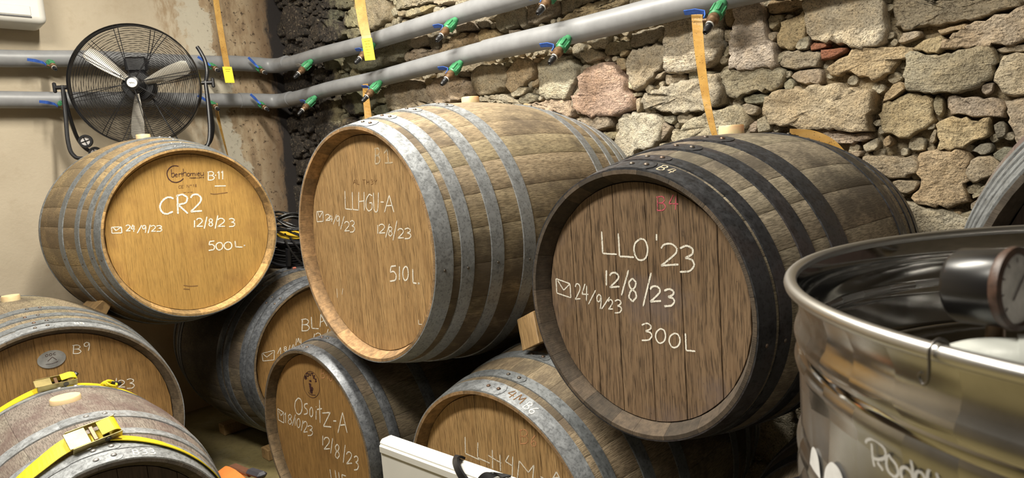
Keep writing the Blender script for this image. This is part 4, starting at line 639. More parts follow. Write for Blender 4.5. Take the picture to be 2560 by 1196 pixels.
for kind, pl in STONES:
    P = [(a / 1000, b / 1000) for a, b in pl]
    A = np.array(P)
    i0, i1 = np.searchsorted(gx, [A[:, 0].min(), A[:, 0].max()])
    j0, j1 = np.searchsorted(gz, [A[:, 1].min(), A[:, 1].max()])
    X, Z = np.meshgrid(gx[i0:i1], gz[j0:j1], indexing='ij')
    ins = np.zeros(X.shape, bool)
    for k in range(len(P)):
        (x1, z1), (x2, z2) = P[k], P[(k + 1) % len(P)]
        cond = ((z1 > Z) != (z2 > Z)) & (X < (x2 - x1) * (Z - z1) / (z2 - z1 + 1e-12) + x1)
        ins ^= cond
    occ[i0:i1, j0:j1] |= ins
    ar = area_of(P)
    c0 = PAL[kind]
    v = rng.uniform(.88, 1.12)
    col = tuple(min(1, c * v * rng.uniform(.96, 1.04)) for c in c0)
    pr = rng.uniform(.040, .058) + min(.022, ar * .5)
    # shrink outlines a touch so joints stay open
    ctr = A.mean(0)
    rm = np.linalg.norm(A - ctr, axis=1).mean()
    A = ctr + (A - ctr) * (1 + min(.009, rm * .13) / rm)
    mk('stone', stone_geo(A, rng, pr), STONE, wall, ang=None, color=col)
    wall.children[-1].data.polygons.foreach_set('use_smooth', [True] * len(wall.children[-1].data.polygons))

# fill the gaps and the rest of the wall with stones of falling size
dist = np.where(occ, 0.0, 9.0)
for _ in range(2):
    for i in range(1, GX):
        dist[i] = np.minimum(dist[i], dist[i - 1] + 1)
    for i in range(GX - 2, -1, -1):
        dist[i] = np.minimum(dist[i], dist[i + 1] + 1)
    for j in range(1, GZ):
        dist[:, j] = np.minimum(dist[:, j], dist[:, j - 1] + 1)
    for j in range(GZ - 2, -1, -1):
        dist[:, j] = np.minimum(dist[:, j], dist[:, j + 1] + 1)
dist = dist * GRID * .8
dist[0, :] = 0
fill = []
XX, ZZ = np.meshgrid(gx, gz, indexing='ij')
dist2 = np.minimum(dist, 9)
if not occ.any():
    dist2[:] = 9
far = np.full(occ.shape, 9.0)
full = np.where(dist2 >= 9 * GRID * .8 - 1e-6, 9.0, dist2)
full[:, gz > 2.9] = 0
for r, tries in ((.15, 160), (.11, 260), (.08, 500), (.055, 1200), (.036, 3000), (.024, 7000), (.017, 12000), (.012, 14000)):
    for _ in range(tries):
        ii, jj = rng.randrange(GX), rng.randrange(GZ)
        if full[ii, jj] < r:
            continue
        x, z = gx[ii], gz[jj]
        fill.append((x, z, r))
        a0, a1 = max(0, ii - 40), min(GX, ii + 41)
        b0, b1 = max(0, jj - 40), min(GZ, jj + 41)
        d = np.hypot(XX[a0:a1, b0:b1] - x, ZZ[a0:a1, b0:b1] - z) - r
        full[a0:a1, b0:b1] = np.minimum(full[a0:a1, b0:b1], d)
fillers = []
for x, z, r in fill:
    n = rng.randint(6, 9)
    a0 = rng.uniform(0, 6.28)
    sx = rng.uniform(1.0, 1.18)
    poly = []
    for k in range(n):
        a = a0 + 6.283 * (k + rng.uniform(-.25, .25)) / n
        q = r * rng.uniform(.95, 1.35)
        poly.append((x + q * math.cos(a) * sx, z + q * math.sin(a) / sx ** .3))
    seen = (z > 1.15 and x < -.1 and z < 2.75) * r
    fillers.append((seen + r * .01, poly, r, x, z))
fillers.sort(key=lambda q: -q[0])
rest = MB()
cols = ['t', 's', 'o', 'g', 't', 'w', 's']
for k, (_, poly, r, x, z) in enumerate(fillers):
    pr = rng.uniform(.016, .046) if r < .05 else rng.uniform(.035, .06)
    if k < 165:
        c0 = PAL[rng.choice(cols)]
        v = rng.uniform(.75, 1.1)
        o = mk('stone', stone_geo(poly, rng, pr), STONE, wall, ang=None, color=tuple(c * v for c in c0))
        o.data.polygons.foreach_set('use_smooth', [True] * len(o.data.polygons))
    else:
        stone_geo(poly, rng, pr, rest)
o = mk('rubble_stones', rest, STONE, wall, ang=None, color=PAL['s'])
o.data.polygons.foreach_set('use_smooth', [True] * len(o.data.polygons))
o['kind'] = 'stuff'
# ------------------------------------------------------------------ barrels
W_GOLD = mat_head('golden_oak_head', (.40, .225, .055), (.50, .295, .08), (.26, .13, .038), .6, .3)
W_TAN = mat_head('tan_oak_head', (.33, .19, .075), (.52, .335, .15), (.26, .15, .065), .35, .55)
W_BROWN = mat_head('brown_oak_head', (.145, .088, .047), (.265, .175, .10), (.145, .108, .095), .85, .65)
W_ORANGE = mat_head('amber_oak_head', (.265, .145, .045), (.41, .235, .08), (.17, .09, .03), .55, .4)
W_WINE = mat_head('wine_dark_oak_head', (.035, .022, .018), (.075, .048, .038), (.02, .012, .012), .5, .4)
S_LIGHT = mat_stave('pale_oak_staves', (.24, .175, .10), (.46, .37, .235), (.10, .074, .048), .9, (.40, .25, .12))
S_GREY = mat_stave('greyed_oak_staves', (.19, .152, .10), (.39, .33, .235), (.075, .06, .043), .9, (.095, .070, .047))
S_GOLD = mat_stave('golden_oak_staves', (.25, .17, .08), (.42, .31, .16), (.14, .10, .055), .8, (.52, .33, .13))
S_WEATH = mat_stave('weathered_oak_staves', (.18, .15, .12), (.32, .28, .235), (.105, .062, .055), .75, (.12, .10, .08))
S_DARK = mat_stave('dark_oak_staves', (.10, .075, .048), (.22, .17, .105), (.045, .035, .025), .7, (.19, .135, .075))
S_DULL = mat_stave('dull_oak_staves', (.20, .155, .095), (.38, .31, .20), (.09, .07, .05), .75, (.16, .12, .075))
H_GALV = mat_hoop('galvanised_hoop', (.20, .21, .22), (.42, .44, .46), .46, .4)
H_MID = mat_hoop('dull_zinc_hoop', (.13, .14, .145), (.27, .285, .295), .5, .4)
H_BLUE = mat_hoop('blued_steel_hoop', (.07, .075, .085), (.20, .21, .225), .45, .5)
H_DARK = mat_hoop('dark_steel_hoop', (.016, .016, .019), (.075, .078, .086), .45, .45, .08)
RIVET = mat_hoop('steel_rivet', (.08, .065, .05), (.20, .17, .14), .45, .6, .5)
RIVETG = mat_hoop('zinc_rivet', (.22, .21, .20), (.42, .41, .40), .45, .5)
SILICONE = simple('silicone_bung', (.72, .58, .34), .42, var=.08, **{'Subsurface Weight': .25})
def mat_chalk(name, col, cover=.42):
    t = NT(name)
    co = t.n('TexCoord').outputs['Object']
    f = t.noise(co, 420, 3, .7)
    g = t.noise(t.vmul(co, (1, 1, .25)), 260, 3, .6)
    al = t.step(t.math('ADD', t.math('MULTIPLY', f, .5), t.math('MULTIPLY', g, .5)), cover - .05, cover + .05, .12, 1.0)
    return t.out(col, .95, 0, None, Alpha=al)


CHALK = mat_chalk('white_chalk', (.84, .80, .70))
CHALK_F = mat_chalk('faint_chalk', (.58, .48, .33), .46)
CHALK_R = mat_chalk('red_chalk', (.62, .11, .16), .45)
CHALK_O = mat_chalk('orange_chalk', (.60, .30, .14), .46)
INK = simple('burnt_ink', (.045, .012, .012), .8, var=.2)
BRAND = simple('faint_brand_mark', (.20, .10, .035), .85, var=.2)
MK = {'w': CHALK, 'c': CHALK_F, 'r': CHALK_R, 'o': CHALK_O, 'k': INK, 'f': BRAND}
MKN = {'w': 'chalk_writing', 'c': 'chalk_writing', 'r': 'red_writing', 'o': 'orange_writing', 'k': 'printed_mark', 'f': 'brand_mark'}
GLY = {'B': ['.15,0 .1,1', '0,.06 .6,0 .9,.2 .7,.42 .2,.48 .75,.52 1,.75 .7,.97 .05,1'], '3': ['.05,.1 .5,0 .9,.12 .85,.32 .4,.46 .85,.55 1,.75 .7,.96 .05,1'],
       '-': ['0,.5 1,.5'], '1': ['.2,.25 .6,0 .6,1'], '0': ['.5,0 .12,.2 0,.55 .2,.9 .5,1 .85,.85 1,.5 .85,.12 .5,0'], '4': ['.5,0 .05,.6 1,.62', '.75,.1 .7,1'],
       'M': ['0,1 .15,0 .5,.7 .9,.05 1,1'], '6': ['.8,0 .3,.35 .05,.7 .3,1 .8,.95 .9,.65 .5,.5 .1,.7'], '9': ['.9,.15 .5,0 .1,.2 .2,.5 .6,.5 .9,.15 .9,.5 .75,1'], 'C': ['1,.08 .5,0 0,.5 .5,1 .95,.85']}


def rad(s, L, R, Rb):
    return Rb - (Rb - R) * (2 * s / L - 1) ** 2


def pen(mb, pts, w, put, rng):
    """chalk stroke: a ragged band on a surface, put(u, v) gives the 3d point; sharp corners stay sharp"""
    runs, cur = [], [pts[0]]
    for i in range(1, len(pts)):
        cur.append(pts[i])
        if i < len(pts) - 1:
            a = Vector(pts[i]) - Vector(pts[i - 1])
            c = Vector(pts[i + 1]) - Vector(pts[i])
            if a.length > 1e-9 and c.length > 1e-9 and a.angle(c) > 1.05:
                runs.append(cur)
                cur = [pts[i]]
    runs.append(cur)
    for rp in runs:
        P = catmull([(a, b, 0) for a, b in rp], 11)
        if len(P) == 2:
            P = [P[0].lerp(P[1], k / 16) for k in range(17)]
        m = len(P)
        base = len(mb.v)
        for i, p in enumerate(P):
            t = P[min(i + 1, m - 1)] - P[max(i - 1, 0)]
            t = t.normalized() if t.length > 1e-9 else Vector((1, 0, 0))
            s = Vector((-t.y, t.x, 0))
            e = .55 if i in (0, m - 1) else 1
            a, b = (w / 2) * e * rng.uniform(.7, 1.1), (w / 2) * e * rng.uniform(.7, 1.1)
            for q in (p + s * a, p, p - s * b):
                mb.v.append(put(q.x, q.y))
        for i in range(m - 1):
            k = base + i * 3
            mb.f.append((k, k + 1, k + 4, k + 3))
            mb.f.append((k + 1, k + 2, k + 5, k + 4))


def barrel(name, label, front, rotz, dims, hoops, stave, head, hoopmats, n_staves=28, n_boards=9, gap=.0012, lap=(4.0, 9.0),
           rivet=RIVET, marks=None, bung=(.033, .022), tint=(1, 1, 1), rims=None, hooptext=(), seed=1, simple_=False):
    R, Rb, L, rec, hR = dims
    rng = random.Random(seed)
    a = Vector((-math.sin(rotz), math.cos(rotz), 0))
    mid = Vector(front) + a * (L / 2)
    root = thing(name, label, 'barrel', (mid.x, mid.y, front[2] - Rb), rotz, 'oak wine barrels stacked along the walls')
    th = .026

    def P(s, ang, r):
        return (r * math.sin(ang), s - L / 2, Rb + r * math.cos(ang))

    # staves
    ws = [rng.uniform(.7, 1.25) for _ in range(n_staves)]
    tot = sum(ws)
    a0 = rng.uniform(0, 6.28)
    for w in ws:
        a1 = a0 + w / tot * 2 * math.pi
        g = .0003 / R
        mb = MB()
        uvs = []
        cols = [0, .03, .35, .65, .97, 1]
        sl = [0, rec * .5, rec, rec + .012, .09] + [.09 + (L - .18) * k / 14 for k in range(1, 14)] + [L - .09, L - rec - .012, L - rec, L - rec * .5, L]
        NS = len(sl) - 1
        for i, s in enumerate(sl):
            ro = rad(s, L, R, Rb)
            for f in cols:
                ang = a0 + g + (a1 - a0 - 2 * g) * f
                r = ro - (.0009 if f in (0, 1) else 0)
                mb.v.append(P(s, ang, r))
                uvs.append(((f - .5) * (a1 - a0) * R, s))
            e = min(s, L - s)
            if e <= rec + .02:
                ri = (R - .009) + (hR + .0006 - R + .009) * min(1, e / rec)
            else:
                ri = ro - th
            for f in (1, .67, .33, 0):
                ang = a0 + g + (a1 - a0 - 2 * g) * f
                mb.v.append(P(s, ang, ri))
                uvs.append(((f - .5) * (a1 - a0) * R, -s - .01))
        m = 10
        for i in range(NS):
            for k in range(m):
                l = (k + 1) % m
                mb.f.append((i * m + k, i * m + m + k, i * m + m + l, i * m + l))
        for i, order in ((0, range(m)), (NS, range(m - 1, -1, -1))):
            b = len(mb.v)
            for k in order:
                mb.v.append(mb.v[i * m + k])
                uvs.append((uvs[i * m + k][0], -.05))
            mb.f.append(tuple(range(b, b + m)))
        v = rng.uniform(.9, 1.07)
        o = mk('stave', mb, stave, root, ang=None, color=tuple(v * c * rng.uniform(.98, 1.02) for c in tint))
        me = o.data
        ul = me.uv_layers.new(name='UVMap')
        for lp in me.loops:
            ul.data[lp.index].uv = uvs[lp.vertex_index]
        smooth(me, 50)
        a0 = a1

    # heads: upright boards inside the croze
    def boards(y0, sign, nb):
        xs = [-hR]
        wv = [rng.uniform(.75, 1.25) for _ in range(nb)]
        for w in wv:
            xs.append(xs[-1] + 2 * hR * w / sum(wv))
        for i in range(nb):
            x0, x1 = xs[i] + gap / 2, xs[i + 1] - gap / 2
            q = hR - .0015
            x0, x1 = max(x0, -q + .002), min(x1, q - .002)
            top = []
            for k in range(7):
                x = x0 + (x1 - x0) * k / 6
                top.append((x, math.sqrt(max(q * q - x * x, 1e-6))))
            ring = top + [(x, -z) for x, z in reversed(top)]
            n = len(ring)
            cx = (x0 + x1) / 2
            mb = MB()
            e = .0009
            for (yy, ins) in ((.022, 0), (e, 0), (0, e)):
                for x, z in ring:
                    xx = x + (ins if x < cx - 1e-6 else -ins)
                    zz = z * (1 - ins / q)
                    mb.v.append((xx, y0 + sign * yy, Rb + zz))
            for k in range(2):
                for j in range(n):
                    l = (j + 1) % n
                    mb.f.append((k * n + j, k * n + l, (k + 1) * n + l, (k + 1) * n + j))
            mb.f.append(tuple(2 * n + j for j in range(n)))
            mb.f.append(tuple(range(n - 1, -1, -1)))
            v = rng.uniform(.93, 1.05)
            mk('head_board', mb, head, root, ang=30, color=(v, v, v))

    boards(-L / 2 + rec, 1, n_boards)
    boards(L / 2 - rec, -1, 5)

    # hoops, mirrored to the back
    allh = [(s0, s1, i, 0) for i, (s0, s1) in enumerate(hoops)] + [(L - s1, L - s0, i, 1) for i, (s0, s1) in enumerate(hoops)]
    for s0, s1, i, back in allh:
        mb = MB()
        n = 112
        ss = [s0 + .0006, s0 + .35 * (s1 - s0), s0 + .65 * (s1 - s0), s1 - .0006]
        o1, o2 = .0012, .0034
        crown = .0022 if hoopmats[i % len(hoopmats)] in (H_BLUE,) else 0.0
        for k in range(n):
            an = 2 * math.pi * k / n
            for j, s in enumerate(ss):
                mb.v.append(P(s, an, rad(s, L, R, Rb) + o2 + (crown if j in (1, 2) else 0)))
            for s in (ss[3], ss[0]):
                mb.v.append(P(s, an, rad(s, L, R, Rb) + o1 - .002))
        for k in range(n):
            l = (k + 1) % n
            for j in range(6):
                jj = (j + 1) % 6
                mb.f.append((k * 6 + j, l * 6 + j, l * 6 + jj, k * 6 + jj))
        hm = hoopmats[i % len(hoopmats)]
        ho = mk('hoop', mb, hm, root, ang=40)
        if back and simple_:
            continue
        # riveted lap
        t1 = math.radians(lap[1] + rng.uniform(-2.5, 2.5) + i * 1.2)
        t0 = t1 - .30 * .376 / R
        mb = MB()
        m = 14
        sm, hw = (s0 + s1) / 2, (s1 - s0) / 2 - .001
        for k in range(m + 1):
            f = k / m
            an = t0 + (t1 - t0) * f
            wf = 1.0 if f < .86 else math.sqrt(max(0.0, 1 - ((f - .86) / .145) ** 2))
            for sg in (-1, 1):
                s = sm + sg * hw * wf
                lift = .0052 if f > .04 else .0036
                mb.v.append(P(s, an, rad(s, L, R, Rb) + lift))
            for sg in (1, -1):
                s = sm + sg * hw * wf
                mb.v.append(P(s, an, rad(s, L, R, Rb) + .0028))
        for k in range(m):
            for j in range(4):
                l = (j + 1) % 4
                mb.f.append((k * 4 + j, k * 4 + l, k * 4 + 4 + l, k * 4 + 4 + j))
        mb.f += [(0, 1, 2, 3), (m * 4 + 3, m * 4 + 2, m * 4 + 1, m * 4)]
        mk('hoop_lap', mb, hm, ho, ang=40)
        rr_ = .0075 if rivet is RIVETG and R < .3 else .0064
        for dt in (.055, .155):
            an = t1 - dt * .376 / R
            r = rad(sm, L, R, Rb) + .0048
            c = P(sm, an, r)
            mk('rivet', MB().dome(c, (math.sin(an), 0, math.cos(an)), rr_, .0048), rivet, ho, ang=60)
        if not back:      # nail holding the hoop on the flank
            an = math.radians(rims if rims is not None else 98) + rng.uniform(-.03, .03)
            r = rad(sm, L, R, Rb) + .003
            mk('hoop_nail', MB().dome(P(sm, an, r), (math.sin(an), 0, math.cos(an)), .0048, .003, 8), RIVET, ho, ang=60)
    if bung:
        mb = MB().lathe([(.0001, -.01), (bung[0], -.01), (bung[0], bung[1] * .8), (bung[0] * .95, bung[1]), (.0001, bung[1])], 28, (0, 0, 2 * Rb))
        mk('bung', mb, SILICONE, root, ang=40)
    y0 = -L / 2 + rec - .0008
    for kind, w, strokes in (marks or []):
        mb = MB()
        for st in strokes:
            pen(mb, [(u / 1e4, v / 1e4) for u, v in st], w * (.78 if kind in 'wcro' else 1) / 1e4, lambda u, v: (u, y0, Rb + v), rng)
        mk(MKN[kind], mb, MK[kind], root, ang=None, recalc=False)
    for txt, th0, sc, hgt, wid, kind in hooptext:
        mb = MB()
        for k, ch in enumerate(txt):
            for st in GLY[ch]:
                pts = []
                for q in st.split():
                    u, v = map(float, q.split(','))
                    pts.append(((k + u * .75) * wid, (.5 - v) * hgt))

                def put(u, v):
                    s = sc + v
                    an = math.radians(th0) + u / R
                    return P(s, an, rad(s, L, R, Rb) + .0042)
                pen(mb, pts, .003, put, rng)
        mk(MKN[kind], mb, MK[kind], root, ang=None, recalc=False)
    return root


D2R = math.radians
barrel('wine_barrel', 'golden oak barrel marked CR2 below the black fan', (-3.075, 1.08, 1.255), D2R(90.88), (.376, .459, 1.053, .036, .353),
       [(0, .042), (.064, .097), (.152, .185), (.299, .345)], S_GOLD, W_GOLD, [H_MID], 30, 9, .0003, (0, 4), RIVETG, MARKS['CR2'], seed=3, rims=-100)
barrel('wine_barrel', 'large tan oak barrel marked LLHGU-A and 510 L with bright galvanised hoops', (-1.812, 1.122, 1.23), D2R(.87), (.376, .457, 1.072, .040, .351),
       [(0, .053), (.078, .119), (.177, .221), (.295, .343)], S_LIGHT, W_TAN, [H_GALV], 30, 11, .0004, (0, 15), RIVET, MARKS['B1'], seed=4)
barrel('wine_barrel', "brown oak barrel marked LLO '23 and 300L with dark steel hoops", (-.852, 1.207, 1.113), D2R(-3.09), (.308, .376, .966, .037, .28),
       [(0, .048), (.058, .092), (.152, .198), (.26, .327)], S_GREY, W_BROWN, [H_DARK], 24, 7, .0016, (0, 12), RIVET, MARKS['LLO'], seed=5,
       hooptext=[('B4', 15, .028, .026, .022, 'c')])
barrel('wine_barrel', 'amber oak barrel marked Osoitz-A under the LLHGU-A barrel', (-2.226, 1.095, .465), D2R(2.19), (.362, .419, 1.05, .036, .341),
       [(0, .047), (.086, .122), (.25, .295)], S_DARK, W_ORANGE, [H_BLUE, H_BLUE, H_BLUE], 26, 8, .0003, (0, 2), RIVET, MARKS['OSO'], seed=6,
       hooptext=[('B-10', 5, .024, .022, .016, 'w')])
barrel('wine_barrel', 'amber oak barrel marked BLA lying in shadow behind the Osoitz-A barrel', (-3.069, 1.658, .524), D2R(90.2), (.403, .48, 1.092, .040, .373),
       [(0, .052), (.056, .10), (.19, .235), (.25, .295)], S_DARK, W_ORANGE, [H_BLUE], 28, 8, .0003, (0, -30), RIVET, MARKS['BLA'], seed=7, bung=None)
barrel('wine_barrel', 'oak barrel marked LLH4M-A and B6 behind the white panel', (-1.315, 1.156, .478), D2R(2.46), (.354, .424, 1.023, .037, .332),
       [(0, .052), (.075, .111), (.196, .238), (.33, .375)], S_LIGHT, W_TAN, [H_GALV, H_MID, H_MID, H_MID], 26, 8, .0010, (0, 8), RIVET, MARKS['B6'], seed=8,
       hooptext=[('4M', 11, .030, .030, .030, 'f'), ('B6', 21.5, .026, .028, .020, 'w')], bung=None)
B9 = barrel('wine_barrel', 'oak barrel marked B9 with an oval metal plate on its head', (-2.856, .443, .561), D2R(91.6), (.423, .481, 1.134, .040, .395),
       [(0, .050), (.060, .10), (.145, .185), (.25, .30)], S_DULL, W_ORANGE, [H_GALV, H_MID, H_MID, H_MID], 28, 9, .0003, (0, 4), RIVET, MARKS['B9'], seed=9,
       hooptext=[('B9', 12.5, .026, .020, .018, 'w'), ('C', -1, .03, .02, .02, 'w')])
barrel('wine_barrel', 'weathered grey barrel marked B33 strapped with yellow webbing in the near corner', (-1.858, .362, .499), D2R(87.78), (.283, .349, .928, .040, .253),
       [(0, .047), (.0495, .083), (.125, .158), (.240, .288)], S_WEATH, W_WINE, [H_GALV], 20, 7, .001, (0, 9), RIVETG, None, seed=10, bung=(.040, .013),
       hooptext=[('B33', 13.5, .023, .024, .019, 'w')])
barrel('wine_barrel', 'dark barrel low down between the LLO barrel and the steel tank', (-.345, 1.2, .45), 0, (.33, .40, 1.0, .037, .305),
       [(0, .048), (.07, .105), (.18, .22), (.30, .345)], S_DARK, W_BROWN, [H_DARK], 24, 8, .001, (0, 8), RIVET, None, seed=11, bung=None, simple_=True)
barrel('wine_barrel', 'barrel at the right edge above the steel tank with ribbed pale hoops', (.14, 1.2, 1.16), 0, (.36, .43, 1.0, .037, .335),
       [(0, .030), (.042, .066), (.085, .110), (.14, .17)], S_WEATH, W_WINE, [H_MID], 26, 8, .001, (0, 8), RIVET, None, seed=12, simple_=True)
barrel('wine_barrel', 'barrel on the floor hidden behind the steel tank', (.60, 1.2, .45), 0, (.33, .40, 1.0, .037, .305),
       [(0, .048), (.07, .105), (.18, .22), (.30, .345)], S_DARK, W_BROWN, [H_DARK], 24, 8, .001, (0, 8), RIVET, None, seed=13, bung=None, simple_=True)

# ------------------------------------------------------------------ oval plate on the B9 head
ZINC = simple('zinc_plate', (.42, .42, .41), .4, .6, var=.25, scale=25)
mb = MB().lathe([(.0001, .0012), (.044, .0012), (.045, .0), (.045, -.002)], 40, (0, 0, 0))
y0 = -1.134 / 2 + .040 - .002
mb.v = [(.0095 + x, y0 - h, .481 + .304 + z * .73) for x, z, h in mb.v]
pl = mk('oval_plate', mb, ZINC, B9)
pl['label'] = 'oval grey metal plate with black letters'
mb = MB()
for ch, x in (('0', -.018), ('0', -.006), ('C', .006)):
    for st in GLY[ch]:
        pen(mb, [(.0095 + x + float(q.split(',')[0]) * .008, .304 + .022 - float(q.split(',')[1]) * .008) for q in st.split()], .0016, lambda u, v: (u, y0 - .0018, .481 + v), RNG)
pen(mb, [(-.004, .300), (.012, .312), (.024, .298)], .0018, lambda u, v: (u, y0 - .0018, .481 + v), RNG)
pen(mb, [(-.012, .290), (.010, .288), (.028, .292)], .0014, lambda u, v: (u, y0 - .0018, .481 + v), RNG)
mk('plate_lettering', mb, INK, pl, ang=None, recalc=False)

# ------------------------------------------------------------------ timber bearers and wedges
TIMBER = mat_head('sawn_pine', (.25, .15, .06), (.42, .27, .12), (.16, .10, .045), .4, .4)


def bearer(label, c, s, rz):
    o = mk('timber_bearer', MB().box((0, 0, s[2] / 2), s, None, .004), TIMBER, ang=30)
    o.location = c
    o.rotation_euler = (0, 0, rz)
    tag(o, label, 'timber', 'timber bearers under the lower barrels')


def bearers(front, rotz, R, Rb, L, who):
    a = Vector((-math.sin(rotz), math.cos(rotz), 0))
    for f, w in ((.24, 'front'), (.76, 'back')):
        s = f * L
        p = Vector(front) + a * s
        h = front[2] - rad(s, L, R, Rb) - .004
        bearer('timber bearer on the floor under the %s end of the %s barrel' % (w, who), (p.x, p.y, 0), (.58, .08, max(h, .03)), rotz)


bearers((-2.226, 1.095, .465), D2R(2.19), .362, .419, 1.05, 'Osoitz-A')
bearers((-3.069, 1.658, .524), D2R(90.2), .403, .48, 1.092, 'BLA')
bearers((-1.315, 1.156, .478), D2R(2.46), .354, .424, 1.023, 'LLH4M-A')
bearers((-2.856, .443, .561), D2R(91.6), .423, .481, 1.134, 'B9')
bearers((-1.858, .362, .499), D2R(87.78), .283, .349, .928, 'B33')
bearers((-.345, 1.2, .45), 0, .33, .40, 1.0, 'dark low')
bearers((.60, 1.2, .45), 0, .33, .40, 1.0, 'hidden low')


def wedge(label, c, s, rot):
    hx, hy, hz = s[0] / 2, s[1] / 2, s[2] / 2
    mb = MB().box((0, 0, 0), s, None, .002)
    mb.v = [(x, y * (1 - .35 * (z + hz) / (2 * hz)), z) for x, y, z in mb.v]
    o = mk('wooden_wedge', mb, TIMBER, ang=30)
    o.location = c
    o.rotation_euler = rot
    tag(o, label, 'wedge', 'wooden wedges between stacked barrels')


wedge('pale wooden wedge between the CR2 barrel and the B9 barrel', (-3.40, .725, .955), (.20, .062, .062), (D2R(-42), 0, 0))
wedge('wooden wedge between the LLHGU-A barrel and the LLO barrel', (-1.328, 1.43, .955), (.078, .16, .095), (0, D2R(-26), 0))

# ------------------------------------------------------------------ grey pipes round the corner
PVC = simple('grey_pvc', (.25, .255, .265), .42, var=.10, scale=12, bump=.05)
PR = .046


def pipe(label, L_pts, R_pts, couplings):
    root = thing('water_pipe', label, 'pipe', (XW + .1, 2.2, L_pts[-1][2] - PR), 0, 'grey pipes along both walls')
    ofs = -Vector(root.location)

    def part(name, pts, r, caps=True):
        return mk(name, MB().tube([Vector(p) + ofs for p in pts], r, 24, caps), PVC, root, ang=40)

    def wob(pts):
        P = catmull(pts, 10)
        return [p + Vector((0, 0, noise.noise(p * 2.3) * .006)) for p in P]
    part('pipe_run', wob(L_pts), PR)
    part('pipe_run', wob(R_pts), PR)
    a, b = Vector(L_pts[-1]), Vector(R_pts[0])
    cn = Vector((a.x, b.y, (a.z + b.z) / 2))
    arc = [(1 - t) ** 2 * a + 2 * t * (1 - t) * cn + t * t * b for t in [i / 12 for i in range(13)]]
    d0, d1 = Vector((0, -.09, 0)), Vector((.09, 0, 0))
    part('elbow', [a + d0] + arc + [b + d1], PR + .0035)
    for pts in couplings:
        part('coupling', wob(pts), PR + .004)
    return root


XL, YR = -4.41, 2.20
pipe('upper grey plastic pipe running around the corner', [(XL, -3.5, 2.20), (XL, .2, 2.21), (XL, 1.2, 2.24), (XL, 2.10, 2.258)],
     [(-4.30, YR, 2.244), (-3.3, YR, 2.205), (-2.3, YR, 2.192), (-1.0, YR, 2.17), (2.9, YR, 2.14)],
     [[(-2.26, YR, 2.1915), (-1.0, YR, 2.17), (2.88, YR, 2.14)], [(XL, 1.86, 2.256), (XL, 2.02, 2.258)]])
pipe('lower grey plastic pipe running around the corner', [(XL, -3.5, 1.985), (XL, .6, 1.997), (XL, 1.4, 2.010), (XL, 2.10, 2.014)],
     [(-4.30, YR, 2.006), (-3.3, YR, 1.994), (-2.3, YR, 1.990), (-1.25, YR, 1.974), (2.9, YR, 1.945)],
     [[(-2.28, YR, 1.9895), (-1.25, YR, 1.974), (2.88, YR, 1.945)], [(XL, 1.93, 2.0135), (XL, 2.02, 2.014)]])

GREEN = simple('green_plastic', (.055, .27, .115), .45, var=.25, scale=40)
BRASS = simple('tarnished_brass', (.21, .125, .065), .5, .5, var=.35, scale=60)
BLACK = simple('black_plastic', (.014, .014, .016), .42, var=.2)
BLUE = simple('blue_lever_enamel', (.05, .14, .55), .4, var=.25, scale=60)
STEEL = simple('scuffed_lever_steel', (.45, .44, .42), .4, .6, var=.2)
WHITE = simple('white_plastic', (.66, .65, .61), .45, var=.04, scale=8, bump=.03)


def valve(label, base, outw, lever_dir, drop=38, bare=False, size=1.25):
    base, outw = Vector(base), Vector(outw).normalized()
    d = (outw * math.cos(D2R(drop)) + Vector((0, 0, -math.sin(D2R(drop))))).normalized()
    u = Vector(lever_dir).normalized()
    u = (u - d * u.dot(d)).normalized()
    w = d.cross(u)
    M = Matrix(((u.x, w.x, d.x, base.x), (u.y, w.y, d.y, base.y), (u.z, w.z, d.z, base.z), (0, 0, 0, 1)))
    M = M @ Matrix.Scale(size, 4)
    root = thing('ball_valve', label, 'valve', M=M, group='ball valves on the grey pipes')
    mb = MB().lathe([(.012, .040), (.013, .052), (.0165, .054), (.0175, .062), (.0175, .098), (.0145, .104), (.012, .105)], 16)
    for k in range(6):
        a = k * math.pi / 3
        mb.box((.0175 * math.cos(a), .0175 * math.sin(a), .082), (.006, .008, .034), Matrix.Rotation(a, 3, 'Z'), .001)
    mk('green_fitting', mb, GREEN, root, ang=40)
    mb = MB().lathe([(.0001, .100), (.0125, .100), (.0135, .108), (.0165, .112), (.0165, .124), (.0125, .128), (.012, .142), (.0105, .143)], 14)
    mb.cyl((.010, 0, .118), (.028, 0, .118), .006, .005, 10)
    mk('valve_body', mb, BRASS, root, ang=40)
    mk('washer', MB().lathe([(.0001, .142), (.0115, .142), (.0115, .146), (.0001, .146)], 16), WHITE, root, ang=40)
    mk('hose_tail', MB().lathe([(.0001, .146), (.0095, .146), (.0105, .150), (.0085, .154), (.0105, .158), (.0085, .163), (.0098, .167), (.0065, .178), (.0045, .178), (.0001, .172)], 14), BLACK, root, ang=40)
    mb = MB().strip([(.028, 0, .110), (.030, 0, .095), (.036, -.002, .080), (.065, -.004, .072), (.100, -.004, .070)], (0, 1, 0), [.010, .010, .012, .016, .014], .0014)
    mk('lever', mb, STEEL if bare else BLUE, root, ang=40)
    return root


def lerp_z(tab, x):
    for (x0, z0), (x1, z1) in zip(tab, tab[1:]):
        if x <= x1:
            return z0 + (z1 - z0) * (x - x0) / (x1 - x0)
    return tab[-1][1]


